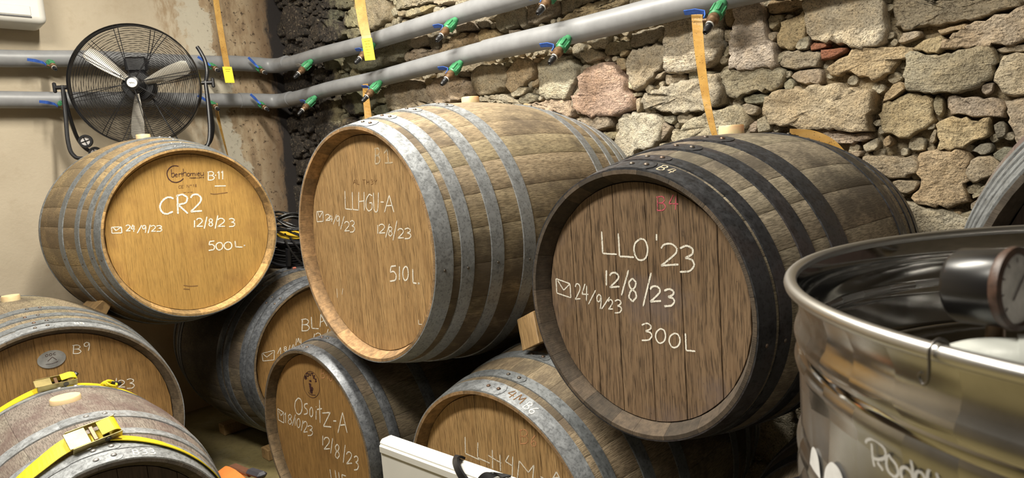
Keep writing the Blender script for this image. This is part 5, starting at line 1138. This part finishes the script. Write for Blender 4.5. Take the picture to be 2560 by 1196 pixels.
UZ = [(-4.3, 2.244), (-3.3, 2.205), (-2.3, 2.192), (-1.0, 2.17), (2.9, 2.14)]
LZ = [(-4.3, 2.006), (-3.3, 1.994), (-2.3, 1.990), (-1.25, 1.974), (2.9, 1.945)]
for row, tab, xs in (('upper', UZ, (-3.82, -3.13, -2.43, -1.79)), ('lower', LZ, (-3.82, -3.10, -2.42, -1.745, -1.07))):
    for k, x in enumerate(xs):
        nth = ('first', 'second', 'third', 'fourth', 'fifth')[k]
        valve('green valve on the %s stone wall pipe, %s from the corner' % (row, nth), (x, YR, lerp_z(tab, x)), (0, -1, 0), (-1, 0, .12), 40, bare=(row == 'upper' and k == 0))
for row, z0, ys in (('upper', 2.222, (.88, 1.75, 2.06)), ('lower', 2.0, (.905, 1.72, 2.045))):
    for k, y in enumerate(ys):
        nth = ('left of the fan', 'just right of the fan', 'nearest the corner')[k]
        valve('dark green valve on the %s pipe of the plaster wall, %s' % (row, nth), (XL, y, z0 + (.03 if row == 'upper' and k else .012 * (k > 0))), (1, 0, 0), ((0, -1, .12), (0, -.8, .5), (0, -.75, .7))[k], 26, size=1.05)

# ------------------------------------------------------------------ fly papers
def mat_flypaper():
    t = NT('sticky_fly_paper')
    co = t.n('TexCoord').outputs['Object']
    f = t.noise(co, 14, 3)
    col = t.ramp(f, [(.3, (.42, .22, .05)), (.7, (.62, .38, .11))])
    vo = t.n('TexVoronoi', Scale=150.0)
    t.set(vo, 'Vector', co)
    sp = t.math('MULTIPLY', t.step(vo.outputs['Distance'], .24, .14), t.step(t.noise(co, 45, 2), .45, .55))
    col = t.mix(sp, col, (.03, .018, .01))
    return t.out(col, .28, 0, t.bump(f, .2, .004), **{'Coat Weight': .5, 'Transmission Weight': .12})


PAPER = mat_flypaper()
YELLOW = simple('yellow_card', (.86, .68, .02), .5, var=.06, scale=10, bump=.02)


def fly_paper(label, pts, w, tw0, tw1, side, end_label=None, tw=.05):
    P = catmull(pts, 8)
    root = thing('fly_paper', label, 'fly paper', P[-1], 0, 'sticky fly papers hanging by the pipes')
    side = Vector(side)
    m = len(P)
    sd = []
    for i in range(m):
        a = D2R(tw0 + (tw1 - tw0) * i / (m - 1))
        sd.append(Matrix.Rotation(a, 3, 'Z') @ side)
    loc = Vector(P[-1])
    ws = w if not isinstance(w, tuple) else [w[0] + (w[1] - w[0]) * i / (m - 1) for i in range(m)]
    mk('paper_strip', MB().strip([p - loc for p in P], sd, ws, .0004), PAPER, root, ang=None)
    if end_label:
        h = end_label
        e = Vector(P[-1])
        mb = MB().strip([e - loc, e - loc + Vector((.004, .002, -h * .5)), e - loc + Vector((.007, .004, -h))], [sd[-1]] * 3, [tw] * 3, .0022)
        c = mk('yellow_tab', mb, YELLOW, root, ang=None)
        mb = MB()
        n = sd[-1].normalized()
        outn = n.cross(Vector((0, 0, 1))).normalized()
        if outn.dot(Vector((0, 0, 1.45)) - e) < 0:
            outn = -outn
        for k in range(6):
            zz = -.014 - k * h * .13
            q = (e - loc) + outn * .0032 + Vector((.002, .001, zz))
            hw = (.016, .012, .015, .013, .015, .011)[k]
            mb.add([q - n * hw, q + n * hw, q + n * hw + Vector((0, 0, -.0014)), q - n * hw + Vector((0, 0, -.0014))], [(0, 1, 2, 3)])
        mk('tab_print', mb, INK, c, ang=None, recalc=False)
    return root


fly_paper('long amber fly paper with yellow tab hanging in front of the plaster wall', [(-4.2, 1.755, 3.58), (-4.2, 1.767, 2.6), (-4.2, 1.785, 2.195)], .036, 25, 5, (0.3, 1, 0), .10, .055)
fly_paper('wide amber fly paper with yellow tab hanging near the corner of the stone wall', [(-3.075, 2.05, 3.58), (-3.06, 2.05, 2.45), (-3.027, 2.05, 2.175)], (.070, .050), 0, 12, (1, .5, 0), .115, .056)
fly_paper('short amber fly paper hanging from a lower valve behind the LLHGU-A barrel', [(-3.232, 2.15, 1.968), (-3.235, 2.148, 1.88), (-3.228, 2.145, 1.74)], (.034, .042), 10, 30, (1, .3, 0))
fly_paper('long amber fly paper covered in flies hanging beside the LLO barrel', [(-1.162, 2.15, 1.93), (-1.155, 2.145, 1.80), (-1.140, 2.145, 1.65), (-1.118, 2.145, 1.53), (-1.098, 2.145, 1.46)], (.040, .030), 5, -40, (1, .1, 0))
fly_paper('amber fly paper hanging from the lower pipe right of the fan', [(-4.33, 1.735, 1.985), (-4.335, 1.75, 1.85), (-4.34, 1.785, 1.60)], (.036, .020), 15, 50, (0, 1, 0))
fly_paper('brown fly paper stuck to the stones behind the LLO barrel', [(-.87, 2.19, 1.482), (-.80, 2.20, 1.470), (-.74, 2.20, 1.437), (-.70, 2.20, 1.39)], .035, 0, 0, (0.2, -.3, 1))

# ------------------------------------------------------------------ air conditioner
root = thing('air_conditioner', 'white wall air conditioner at the top left edge', 'air conditioner', (XW + .11, .45, 2.385))
cs = mk('casing', MB().box((0, 0, .15), (.22, .87, .30)), WHITE, root, ang=30)
bv = cs.modifiers.new('bevel', 'BEVEL')
bv.width, bv.segments = .035, 6
mk('louvre', MB().box((.108, .0, .062), (.012, .73, .052), None, .004), WHITE, root, ang=30)
mk('air_slot', MB().box((.1105, .0, .031), (.004, .73, .007)), BLACK, root, ang=None)

# ------------------------------------------------------------------ drum fan on the CR2 barrel
FBLACK = simple('black_fan_enamel', (.012, .012, .014), .35, var=.2, scale=40)
ALU = simple('fan_blade_aluminium', (.70, .66, .58), .38, .35, var=.06, scale=8)
ZC = .405
root = thing('drum_fan', 'black drum fan with silver blades above the CR2 barrel', 'fan', (-4.03, 1.20, 1.635), D2R(-28))
AX = Matrix(((0, 0, 1), (0, 1, 0), (1, 0, 0))).transposed()      # turn lathe axis (z) onto local x
CEN = (0, 0, ZC)
mk('drum', MB().lathe([(.3215, -.032), (.325, -.036), (.328, -.030), (.3265, -.02), (.3265, .012), (.328, .022), (.325, .028), (.3215, .022), (.323, .008), (.323, -.022)], 72, CEN, AX, close=True), FBLACK, root, ang=40)


def guard(name, xs, n, spokes, r0=.046):
    mb = MB()

    def X(r):
        return xs[0] + (xs[1] - xs[0]) * (1 - (r / .322) ** 2) ** .8
    for k in range(n):
        r = r0 + (.318 - r0) * k / (n - 1)
        x = X(r)
        mb.tube([(x, r * math.cos(a), ZC + r * math.sin(a)) for a in [2 * math.pi * i / 56 for i in range(56)]], .00115, 4, closed=True)
    for k in range(spokes):
        for off in (-.035, .035):
            a = 2 * math.pi * k / spokes + .18
            pts = []
            for i in range(9):
                r = .03 + .292 * i / 8
                aa = a + off * (1 if r > .18 else r / .18)
                pts.append((X(min(r, .3219)) + (.0015 if xs[1] > 0 else -.0015), r * math.cos(aa), ZC + r * math.sin(aa)))
            mb.tube(pts, .002, 5)
    return mk(name, mb, FBLACK, root, ang=None)


guard('front_guard', (.026, .085), 36, 8)
guard('rear_guard', (-.05, -.125), 26, 6)
for k in range(3):
    a = D2R(140 - 120 * k + (4 if k == 2 else 0))
    mb = MB()
    ts = [i / 10 for i in range(11)]
    for side in (0, 1):
        for t in ts:
            r = .045 + .245 * t
            w = (.030 + .052 * math.sin(min(1, t * 1.25) * math.pi * .55)) * (1 if t < .93 else .72)
            pitch = D2R(38 - 16 * t)
            for e in (-.5, -.15, .2, .5):
                bow = .010 * (1 - (2 * e) ** 2)
                x = -.015 + e * w * math.sin(pitch) + bow + side * -.0015
                tt = e * w * math.cos(pitch)
                mb.v.append((x, r * math.cos(a) - tt * math.sin(a), ZC + r * math.sin(a) + tt * math.cos(a)))
    for side in (0, 1):
        for i in range(10):
            for j in range(3):
                q = side * 44 + i * 4 + j
                mb.f.append((q, q + 1, q + 5, q + 4))
    for i in range(10):
        for j in (0, 3):
            q = i * 4 + j
            mb.f.append((q, q + 4, q + 48, q + 44))
    for j in range(3):
        for q in (j, 40 + j):
            mb.f.append((q, q + 1, q + 45, q + 44))
    mk('blade', mb, ALU, root, ang=40)
    mb = MB()
    for r in (.055, .085):
        mb.dome((.012, r * math.cos(a), ZC + r * math.sin(a)), (1, 0, 0), .006, .004, 8)
    mk('blade_rivets', mb, STEEL, root.children[-1], ang=40)
mk('hub', MB().lathe([(.0001, .02), (.028, .02), (.042, .0), (.042, -.03), (.0001, -.03)], 28, CEN, AX), FBLACK, root, ang=40)
mb = MB().lathe([(.0001, -.04), (.075, -.04), (.085, -.055), (.085, -.12), (.07, -.135), (.0001, -.135)], 28, CEN, AX)
mk('motor', mb, FBLACK, root, ang=40)
mk('switch_box', MB().box((-.10, -.005, ZC + .125), (.06, .115, .085), None, .012), FBLACK, root, ang=30)
cap = mk('guard_badge', MB().lathe([(.0001, .094), (.030, .094), (.036, .090), (.036, .080), (.0001, .080)], 32, CEN, AX), FBLACK, root, ang=40)
mk('badge_disc', MB().lathe([(.0001, .0962), (.024, .0962), (.0255, .094), (.0001, .093)], 32, CEN, AX), WHITE, cap, ang=40)
mb = MB()
pen(mb, [(-.014, -.001), (-.009, .002), (-.006, -.004), (-.002, .003), (.002, -.003), (.006, .001), (.010, -.003), (.014, -.002)], .0022, lambda u, v: (.0968, u, ZC + v), RNG)
mk('badge_lettering', mb, BLACK, cap, ang=None, recalc=False)
TR_ = .0105


def loop(pts):
    return MB().tube(catmull(pts, 6), TR_, 10)


mk('stand', loop([(.0, -.352, ZC + .01), (.02, -.352, .26), (.06, -.348, .12), (.09, -.325, .04), (.10, -.26, .016), (.10, 0, .014), (.10, .26, .016), (.09, .325, .04), (.06, .348, .12), (.02, .352, .26), (.0, .352, ZC + .01)]), FBLACK, root, ang=None)
mk('stand', loop([(.0, -.352, ZC - .02), (-.03, -.350, .26), (-.09, -.340, .13), (-.13, -.30, .065), (-.14, -.22, .045), (-.14, 0, .045), (-.14, .22, .045), (-.13, .31, .07), (-.09, .350, .16), (-.03, .352, .28), (.0, .352, ZC - .02)]), FBLACK, root, ang=None)
mk('handle', loop([(.0, .352, ZC), (.0, .366, ZC + .06), (-.01, .362, ZC + .12), (-.02, .345, ZC + .17), (-.03, .328, ZC + .205)]), FBLACK, root, ang=None)
for s in (-1, 1):
    kn = MB().cyl((0, s * .33, ZC), (0, s * .385, ZC), .011, .011, 12)
    kn.box((0, s * .390, ZC), (.016, .018, .055), None, .005)
    mk('tilt_knob', kn, FBLACK, root, ang=40)
for (x, y, z) in ((.135, -.245, .105), (-.10, -.27, .055)):
    wh = mk('wheel', MB().lathe([(.022, -.010), (.032, -.010), (.034, -.004), (.034, .004), (.032, .010), (.022, .010)], 28, (x, y, z), AX, close=True), FBLACK, root, ang=40)
    mb = MB().lathe([(.0001, .004), (.0225, .004), (.0225, -.004), (.0001, -.004)], 20, (x, y, z), AX)
    mk('wheel_hub', mb, simple('grey_wheel_hub', (.45, .43, .42), .5), wh, ang=40)
    mb = MB()
    for k in range(4):
        mb.box((x + .005, y, z), (.005, .044, .0035), Matrix.Rotation(k * math.pi / 4 * 2 + .3, 3, 'X'), 0)
    mk('wheel_spokes', mb, FBLACK, wh, ang=None)
mk('power_cord', MB().tube(catmull([(-.12, .05, ZC - .06), (-.10, .10, ZC - .18), (-.06, .16, ZC - .30), (-.02, .20, .03), (.0, .22, -.02)], 8), .004, 6), BLACK, root, ang=None)

# ------------------------------------------------------------------ cable reel on the BLA barrel
root = thing('cable_reel', 'black cable reel with yellow label between the CR2 and LLHGU-A barrels', 'cable reel', (-3.45, 1.69, 1.02))
root.rotation_euler = (0, D2R(17), 0)
mk('flange', MB().lathe([(.0001, .0), (.125, .0), (.13, .004), (.13, .012), (.0001, .012)], 36), BLACK, root, ang=40)
fl = mk('flange', MB().lathe([(.0001, .128), (.125, .128), (.13, .132), (.13, .140), (.125, .144), (.0001, .144)], 36), BLACK, root, ang=40)
mb = MB().lathe([(.0001, .1455), (.072, .1455), (.074, .144), (.0001, .1435)], 36)
lb = mk('yellow_label', mb, simple('yellow_label', (.70, .46, .03), .5), fl, ang=40)
mb = MB()
pen(mb, [(-.03, .03), (.0, .04), (.03, .03)], .012, lambda u, v: (u, v, .1462), RNG)
pen(mb, [(-.03, -.02), (.0, -.03), (.035, -.02)], .010, lambda u, v: (u, v, .1462), RNG)
mk('label_print', mb, BLACK, lb, ang=None, recalc=False)
CORD = simple('black_rubber_cord', (.012, .012, .013), .4, var=.3)
mb = MB()
rr = random.Random(5)
for k in range(9):
    z = .020 + .105 * k / 8
    r = .108 + rr.uniform(-.008, .01)
    mb.tube([(r * math.cos(a), r * math.sin(a), z + .004 * math.sin(3 * a + k)) for a in [2 * math.pi * i / 40 for i in range(40)]], .0055, 8, closed=True)
mk('wound_cord', mb, CORD, root, ang=None)
mb = MB()
for k in range(7):
    ph = rr.uniform(0, 6)
    rx, ry = rr.uniform(.10, .16), rr.uniform(.08, .12)
    mb.tube([(rx * math.cos(a) - .045, ry * math.sin(a) + .02, .175 + .012 * k * .6 + .016 * math.sin(2 * a + ph)) for a in [2 * math.pi * i / 36 for i in range(48)]], .0055, 8, closed=True)
for pts in ([(.10, -.06, .17), (.13, -.03, .12), (.135, .02, .06), (.15, .08, .01), (.14, .14, -.005)],
            [(.10, -.09, .16), (.14, -.06, .09), (.145, .0, .02), (.155, .06, .0), (.16, .14, .01)],
            [(.12, -.14, -.01), (.17, -.08, -.005), (.17, .0, .012), (.165, .08, .02), (.14, .16, .0)]):
    mb.tube(catmull(pts, 8), .006, 8)
mk('loose_cord', mb, CORD, root, ang=None)
gr = MB().cyl((.125, -.075, .02), (.118, -.075, .115), .014, .016, 12)
mk('reel_handle', gr, BLACK, root, ang=40)
mk('cord_tie', MB().box((.152, -.055, .006), (.012, .018, .020), None, .002), simple('salmon_tie', (.55, .18, .12), .5), root, ang=30)

# ------------------------------------------------------------------ yellow straps and buckles on the B33 barrel
def mat_web(name, c):
    t = NT(name)
    uvw = t.n('TexCoord').outputs['Object']
    f = t.noise(uvw, 220, 2)
    g = t.noise(uvw, 9, 4)
    col = t.ramp(g, [(.35, tuple(q * .72 for q in c)), (.65, c)])
    return t.out(col, .55, 0, t.bump(f, .4, .001))


WEB_Y = mat_web('yellow_webbing', (.78, .60, .015))
WEB_O = mat_web('orange_webbing', (.72, .20, .035))
GOLDZ = simple('yellow_zinc_plate', (.36, .29, .12), .42, .7, var=.2, scale=20)
B33 = dict(f=Vector((-1.858, .362, .499)), a=D2R(87.78), R=.283, Rb=.349, L=.928)


def on_barrel(bd, s, th, dr):
    a = Vector((-math.sin(bd['a']), math.cos(bd['a']), 0))
    x = Vector((math.cos(bd['a']), math.sin(bd['a']), 0))
    r = rad(s, bd['L'], bd['R'], bd['Rb']) + dr
    return bd['f'] + a * s + (x * math.sin(th) + Vector((0, 0, 1)) * math.cos(th)) * r, a, (x * math.sin(th) + Vector((0, 0, 1)) * math.cos(th))


def strap(label, knots, w, buckle, tilt=(0, 0, 0)):
    """knots: (theta deg, s, lift)"""
    b0 = on_barrel(B33, buckle[1], D2R(buckle[0]), 0)[0]
    root = thing('ratchet_strap', label, 'strap', b0, 0, 'ratchet straps around the B33 barrel')
    for kn, tl in zip(knots, tilt):
        pts, sd = [], []
        P = catmull([(t, s * 1000, l * 1000) for t, s, l in kn], 8)
        for p in P:
            q, a, n = on_barrel(B33, p.y / 1000, D2R(p.x), p.z / 1000)
            k_ = max(0.0, min(1.0, 1 - abs(p.x) / 55))
            an_ = D2R(tl) * k_
            pts.append(q - b0 + n * (w * .5 * math.sin(an_)))
            sd.append(a * math.cos(an_) + n * math.sin(an_))
        mk('webbing', MB().strip(pts, sd, w, .0012), WEB_Y, root, ang=None)
    # ratchet buckle lying along the webbing
    t0, s0, ln, tw = buckle
    q, a, n = on_barrel(B33, s0, D2R(t0), .016)
    x = a.cross(n).normalized()
    if x.dot(Vector((0, 1, 0))) < 0:
        x = -x
    x = Matrix.Rotation(D2R(tw), 3, n) @ x
    n = (n * math.cos(D2R(tilt[2])) - a * math.sin(D2R(tilt[2]))).normalized()
    y = n.cross(x).normalized()
    x = y.cross(n)
    Mx = Matrix((x, y, n)).transposed()
    o = q - b0 + n * (w * .35 * math.sin(D2R(tilt[2])))

    def bx(c, s, bev=.001):
        return MB().box(o + Mx @ Vector(c), s, Mx, bev)
    for sg in (-1, 1):
        mk('side_plate', bx((0, sg * w * .62, .006), (ln, .003, .022)), GOLDZ, root, ang=30)
    mk('handle_plate', bx((-ln * .34, 0, .014), (ln * .42, w * 1.15, .0025)), GOLDZ, root, ang=30)
    mk('axle', MB().cyl(o + Mx @ Vector((ln * .2, -w * .7, .006)), o + Mx @ Vector((ln * .2, w * .7, .006)), .008, None, 12), simple('dark_axle_steel', (.10, .09, .07), .4, .7), root, ang=40)
    mk('pawl', bx((-.002, 0, .010), (.010, w * 1.0, .006)), simple('brown_pawl_steel', (.16, .09, .05), .4, .6), root, ang=30)
    lp = []
    for k in range(15):
        an = math.pi * (-.5 + k / 14)
        lp.append(o + Mx @ Vector((ln * .32 + .020 * math.cos(an), 0, .006 + .018 * math.sin(an))))
    lp = [o + Mx @ Vector((-ln * .35, -.004, -.012)), o + Mx @ Vector((0, -.002, -.013))] + lp + [o + Mx @ Vector((ln * .1, 0, .020))]
    mk('webbing_loop', MB().strip(lp, tuple(y), w * .96, .0012), WEB_Y, root, ang=None)
    return root


strap('yellow ratchet strap with zinc buckle around the near end of the B33 barrel',
      [[(6, .100, .009), (16, .088, .006), (30, .068, .0055), (50, .052, .0055), (75, .048, .005), (110, .05, .005), (150, .06, .005)],
       [(-120, .11, .005), (-60, .09, .005), (-26, .088, .008), (-12, .095, .014), (-3, .102, .014)]], .045, (0.5, .106, .115, 10), (0, 42, 38))
strap('yellow ratchet strap beside the bung at the far end of the B33 barrel',
      [[(6, .695, .008), (25, .70, .006), (60, .70, .005), (110, .70, .005), (150, .70, .005)], [(-130, .70, .005), (-60, .70, .005), (-20, .70, .006), (-4, .697, .012)]], .032, (2, .70, .11, 2), (0, 15, 25))
# black handle and knotted end that belong to the far strap
q, a, n = on_barrel(B33, .735, D2R(4), .03)
o = mk('strap_lever', MB().box((0, 0, 0), (.035, .11, .014), Matrix.Rotation(.12, 3, 'X'), .006), BLACK, ang=30)
o.location = q
par = [c for c in bpy.data.objects if c.get('label', '').startswith('yellow ratchet strap beside')][0]
o.parent = par
o.matrix_parent_inverse = Matrix.Translation(-Vector(par.location))
q, a, n = on_barrel(B33, .70, D2R(27), .012)
mb = MB()
for k in range(4):
    mb.tube([q - Vector(par.location) + Vector((.010 * math.sin(t) + .003 * k, .015 * math.cos(t + k) + .005 * k - .008, .011 * math.sin(t + .7 * k) + .004)) for t in [2 * math.pi * i / 14 for i in range(14)]], .0035, 6, closed=True)
mk('knot', mb, WEB_Y, par, ang=None)
mk('knot_clip', MB().box(q - Vector(par.location) + Vector((.0, .022, -.002)), (.012, .034, .012), Matrix.Rotation(-.4, 3, 'X'), .003), BLACK, par, ang=30)

# orange strap with a dark handle resting beside the B33 barrel
root = thing('orange_strap', 'orange ratchet strap with dark handle at the bottom edge beside the B33 barrel', 'strap', (-2.28, .80, .40))
pts = [(-.10, .0, -.05), (-.13, .0, .0), (-.10, .005, .035), (-.02, .01, .042), (.06, .012, .036), (.11, .012, .015), (.14, .01, -.02)]
mk('webbing', MB().strip(catmull(pts, 8), (0, 1, .35), .055, .002), WEB_O, root, ang=None)
mk('webbing', MB().strip(catmull([(p[0] * .9 + .02, p[1] - .02, p[2] - .018) for p in pts], 8), (0, 1, .35), .05, .002), WEB_O, root, ang=None)
mk('ratchet_frame', MB().box((.0, .05, .052), (.17, .03, .014), Matrix.Rotation(-.1, 3, 'Y'), .004), simple('rusty_ratchet', (.16, .07, .04), .5, .4), root, ang=30)
mk('ratchet_handle', MB().box((.12, .05, .075), (.11, .035, .022), Matrix.Rotation(-.15, 3, 'Y'), .009), simple('grey_rubber_grip', (.035, .035, .045), .5), root, ang=30)
mk('support_block', MB().box((.0, .03, -.22), (.16, .10, .36), None, .01), TIMBER, root, ang=30)

# ------------------------------------------------------------------ folded white table in front of the B6 barrel
root = thing('folded_table', 'white plastic folding table standing on edge with black strap', 'table', (-1.28, .79, 0), D2R(3.4))
TL, TH, TT = .76, .84, .036
mk('table_top', MB().box((TL / 2, TT / 2, TH / 2), (TL, TT, TH), None, .007), WHITE, root, ang=30)
mk('edge_rib', MB().box((TL / 2, TT * .36, TH), (TL - .02, .010, .003), None, .001), WHITE, root, ang=30)
mk('edge_rib', MB().box((TL / 2, TT * .76, TH), (TL - .02, .008, .003), None, .001), WHITE, root, ang=30)
mk('front_frame', MB().box((TL / 2, -.0015, TH - .020), (TL - .014, .007, .020), None, .003), WHITE, root, ang=30)


def band(name, pts, sides, w):
    P = catmull(pts, 6)
    S = catmull(sides, 6)
    o = MB().strip(P, [Vector(q) for q in S], w, .0025)
    return mk(name, o, BLACK, root, ang=40)


band('strap', [(.243, .036, TH + .002), (.246, .022, TH + .010), (.258, .004, TH + .009), (.285, -.010, TH - .004), (.315, -.014, TH - .022), (.345, -.013, TH - .045), (.36, -.012, TH - .08)],
     [(1, 0, 0), (1, 0, .2), (.8, 0, .7), (.55, 0, .85), (.5, 0, .85), (.6, 0, .8), (1, 0, .2)], .020)
band('strap', [(.318, -.012, TH - .055), (.332, -.013, TH - .022), (.350, -.006, TH + .004), (.366, .010, TH + .009), (.385, .020, TH + .004)],
     [(.9, 0, -.4), (.8, 0, -.5), (.7, 0, -.6), (.6, .5, -.3), (.5, .8, 0)], .018)

# ------------------------------------------------------------------ steel tank
def mat_tank():
    t = NT('circle_polished_steel')
    uv = t.n('TexCoord').outputs['UV']
    vo = t.n('TexVoronoi', Scale=1.0, Randomness=.3)
    t.set(vo, 'Vector', t.vmul(uv, (24, 24, 1)))
    sep = t.n('SeparateColor')
    t.set(sep, 0, vo.outputs['Color'])
    n = t.noise(t.vmul(uv, (30, 30, 1)), 1.0, 4)
    geo = t.n('NewGeometry').outputs['Normal']
    tilt = t.vmul(t.vadd(vo.outputs['Color'], (-.5, -.5, -.5)), (.30, .30, .30))
    nm = t.n('VectorMath', _operation='NORMALIZE')
    t.set(nm, 0, t.vadd(geo, tilt))
    col = t.ramp(n, [(.3, (.44, .435, .43)), (.7, (.56, .555, .55))])
    return t.out(col, t.step(sep.outputs[0], 0, 1, .20, .34), 1.0, nm.outputs[0], **{'Anisotropic': .4})


TANKM = mat_tank()
POL = simple('polished_steel', (.58, .575, .565), .09, 1.0, var=.05, scale=3, bump=.05)
TZ, TRR = 1.3246, .34
root = thing('steel_tank', 'open stainless steel wine tank in the right foreground', 'tank', (.074, .724, 0))


def uv_lathe(name, prof, n, mat, parent):
    mb = MB().lathe(prof, n)
    o = mk(name, mb, mat, parent, ang=50)
    me = o.data
    ul = me.uv_layers.new(name='UVMap')
    for pg in me.polygons:
        ang = [math.atan2(me.vertices[v].co.y, me.vertices[v].co.x) for v in pg.vertices]
        for li, v, a in zip(pg.loop_indices, pg.vertices, ang):
            if max(ang) - min(ang) > math.pi and a < 0:
                a += 2 * math.pi
            ul.data[li].uv = (a * .333, me.vertices[v].co.z)
    return o


prof = [(.333, .0), (.333, .30), (.3335, 1.0)]
for zc in (-.175, -.150, -.068, -.045):
    z = TZ + zc
    prof += [(.333, z - .011), (.3355, z - .006), (.337, z), (.3355, z + .006), (.333, z + .011)]
prof += [(.332, TZ - .022), (.3365, TZ - .010), (.339, TZ - .003)]
shell = uv_lathe('shell', prof, 128, TANKM, root)
inner = [(.3315, TZ - .3), (.3315, TZ - .070), (.334, TZ - .064), (.3355, TZ - .057), (.334, TZ - .050), (.3315, TZ - .044), (.331, TZ - .022), (.3335, TZ - .010), (.3365, TZ - .001)]
mk('inner_wall', MB().lathe(inner, 128), POL, root, ang=50)
mk('rim', MB().tube([((TRR - .001) * math.cos(a), (TRR - .001) * math.sin(a), TZ) for a in [2 * math.pi * i / 128 for i in range(128)]], .0056, 12, closed=True), simple('satin_steel', (.62, .615, .60), .34, 1.0, var=.05, scale=6, bump=.02), root, ang=60)
mk('tank_base', MB().lathe([(.0001, .0), (.333, .0), (.333, .01), (.0001, .01)], 64), POL, root, ang=50)
lid = mk('floating_lid', MB().lathe([(.318, TZ - .135), (.322, TZ - .11), (.318, TZ - .105), (.30, TZ - .118), (.12, TZ - .095), (.05, TZ - .085), (.0001, TZ - .085)], 96), POL, root, ang=50)
seal = mk('inflatable_seal', MB().tube([(.324 * math.cos(a), .324 * math.sin(a), TZ - .125) for a in [2 * math.pi * i / 96 for i in range(96)]], .0075, 10, closed=True), simple('white_rubber_seal', (.6, .58, .52), .5), lid, ang=60)
TEXTM = simple('white_marker', (.42, .41, .39), .6, var=.1)
mb = MB()
for st in TANKMARKS['text']:
    pen(mb, [(a / 1e4 * .34, z / 1e4) for a, z in st], .0024, lambda u, v: (.3345 * math.cos(u / .34), .3345 * math.sin(u / .34), v), RNG)
mk('marker_writing', mb, TEXTM, shell, ang=None, recalc=False)
for bl in TANKMARKS['blobs']:
    P = catmull([(a / 1e4 * .34, z / 1e4, 0) for a, z in bl], 4, closed=True)
    cu = sum((p.x for p in P)) / len(P)
    cv = sum((p.y for p in P)) / len(P)
    mb = MB()
    for p in P:
        mb.v.append((.3348 * math.cos(p.x / .34), .3348 * math.sin(p.x / .34), p.y))
    mb.v.append((.3350 * math.cos(cu / .34), .3350 * math.sin(cu / .34), cv))
    n = len(P)
    mb.f = [(i, (i + 1) % n, n) for i in range(n)]
    mk('white_sticker', mb, simple('white_vinyl', (.62, .62, .62), .5), shell, ang=None, recalc=False)

# pressure gauge and white pump fitting on the floating lid
root = thing('pressure_gauge', 'round black rusty pressure gauge standing inside the steel tank', 'gauge', (-.070, .478, TZ - .02))
gx_ = Vector((.933, -.30, .06)).normalized()
gz_ = (Vector((0, 0, 1)) - gx_ * gx_.z).normalized()
gy_ = gz_.cross(gx_)
GM = Matrix((gy_, gz_, gx_)).transposed()
GC = Vector((0, 0, .050))
RUST = NT('rusty_black_enamel')
co = RUST.n('TexCoord').outputs['Object']
fz = RUST.noise(co, 60, 6, .7)
RUSTM = RUST.out(RUST.ramp(fz, [(.62, (.008, .0075, .008)), (.74, (.08, .034, .02))]), .28, .0)
mk('case', MB().lathe([(.0001, -.020), (.0215, -.020), (.0235, -.017), (.0235, .010), (.0001, .010)], 40, GC, GM), RUSTM, root, ang=40)
mk('bezel', MB().lathe([(.0235, .008), (.0250, .010), (.0250, .0135), (.0215, .0145), (.0205, .0125)], 40, GC, GM), simple('rusty_bezel', (.07, .036, .024), .45, .0, var=.4, scale=120), root, ang=40)
mk('dial', MB().lathe([(.0001, .0122), (.0212, .0122), (.0212, .010), (.0001, .010)], 40, GC, GM), simple('dirty_dial', (.48, .46, .43), .35, var=.25, scale=60), root, ang=40)
mb = MB()
pen(mb, [(-.006, -.006), (.0, .0), (.010, .009)], .0014, lambda u, v: tuple(GC + GM @ Vector((u, v, .0128))), RNG)
for k in range(9):
    a = D2R(-40 + 32 * k)
    pen(mb, [(.0155 * math.cos(a), .0155 * math.sin(a)), (.0185 * math.cos(a), .0185 * math.sin(a))], .0011, lambda u, v: tuple(GC + GM @ Vector((u, v, .0128))), RNG)
mk('dial_print', mb, INK, root, ang=None, recalc=False)
mk('stem', MB().cyl((.0, .0, .002), GC + gz_ * -.020, .0055, .005, 12), BRASS, root, ang=40)
root2 = thing('pump_fitting', 'milky plastic pump fitting under the pressure gauge', 'pump', (-.068, .466, TZ - .085))
MILK = simple('milky_plastic', (.60, .62, .58), .3, var=.06, **{'Transmission Weight': .15})
mk('hose_body', MB().tube(catmull([(-.022, -.012, .066), (-.005, -.004, .072), (.025, .0, .074), (.06, .02, .070), (.10, .05, .045), (.12, .08, .0)], 8), .0145, 14), MILK, root2, ang=60)
mk('hose_collar', MB().cyl((.012, .0, .073), (.032, .003, .074), .0172, .0172, 16), MILK, root2, ang=40)
mk('hose_nut', MB().cyl((.046, .010, .073), (.056, .017, .072), .0180, .0180, 6), BLACK, root2, ang=30)

# bent wire hook on the tank rim
HP = Vector((-.089, .424, TZ))
dirc = Vector((-.089 - .074, .424 - .724, 0)).normalized()
tang = Vector((-dirc.y, dirc.x, 0))
rimp = Vector((.074, .724, TZ)) + dirc * .339
pts = [rimp - dirc * .012 + Vector((0, 0, -.012)), rimp - dirc * .0085 + Vector((0, 0, .003)), rimp + Vector((0, 0, .0085)), rimp + dirc * .0085 + Vector((0, 0, .003)),
       rimp + dirc * .009 + Vector((0, 0, -.010)), rimp + dirc * .009 + tang * -.001 + Vector((0, 0, -.020)), rimp + dirc * .009 + tang * -.005 + Vector((0, 0, -.024)), rimp + dirc * .009 + tang * -.008 + Vector((0, 0, -.019)), rimp + dirc * .010 + tang * -.005 + Vector((0, 0, -.015))]
o = mk('wire_hook', MB().tube([(p - rimp) * .82 + Vector((0, 0, .0012)) for p in catmull(pts, 6)], .0009, 8), simple('grey_wire', (.20, .19, .18), .3, .9), ang=60)
o.location = rimp
tag(o, 'small bent wire hook hanging over the rim of the steel tank', 'hook')
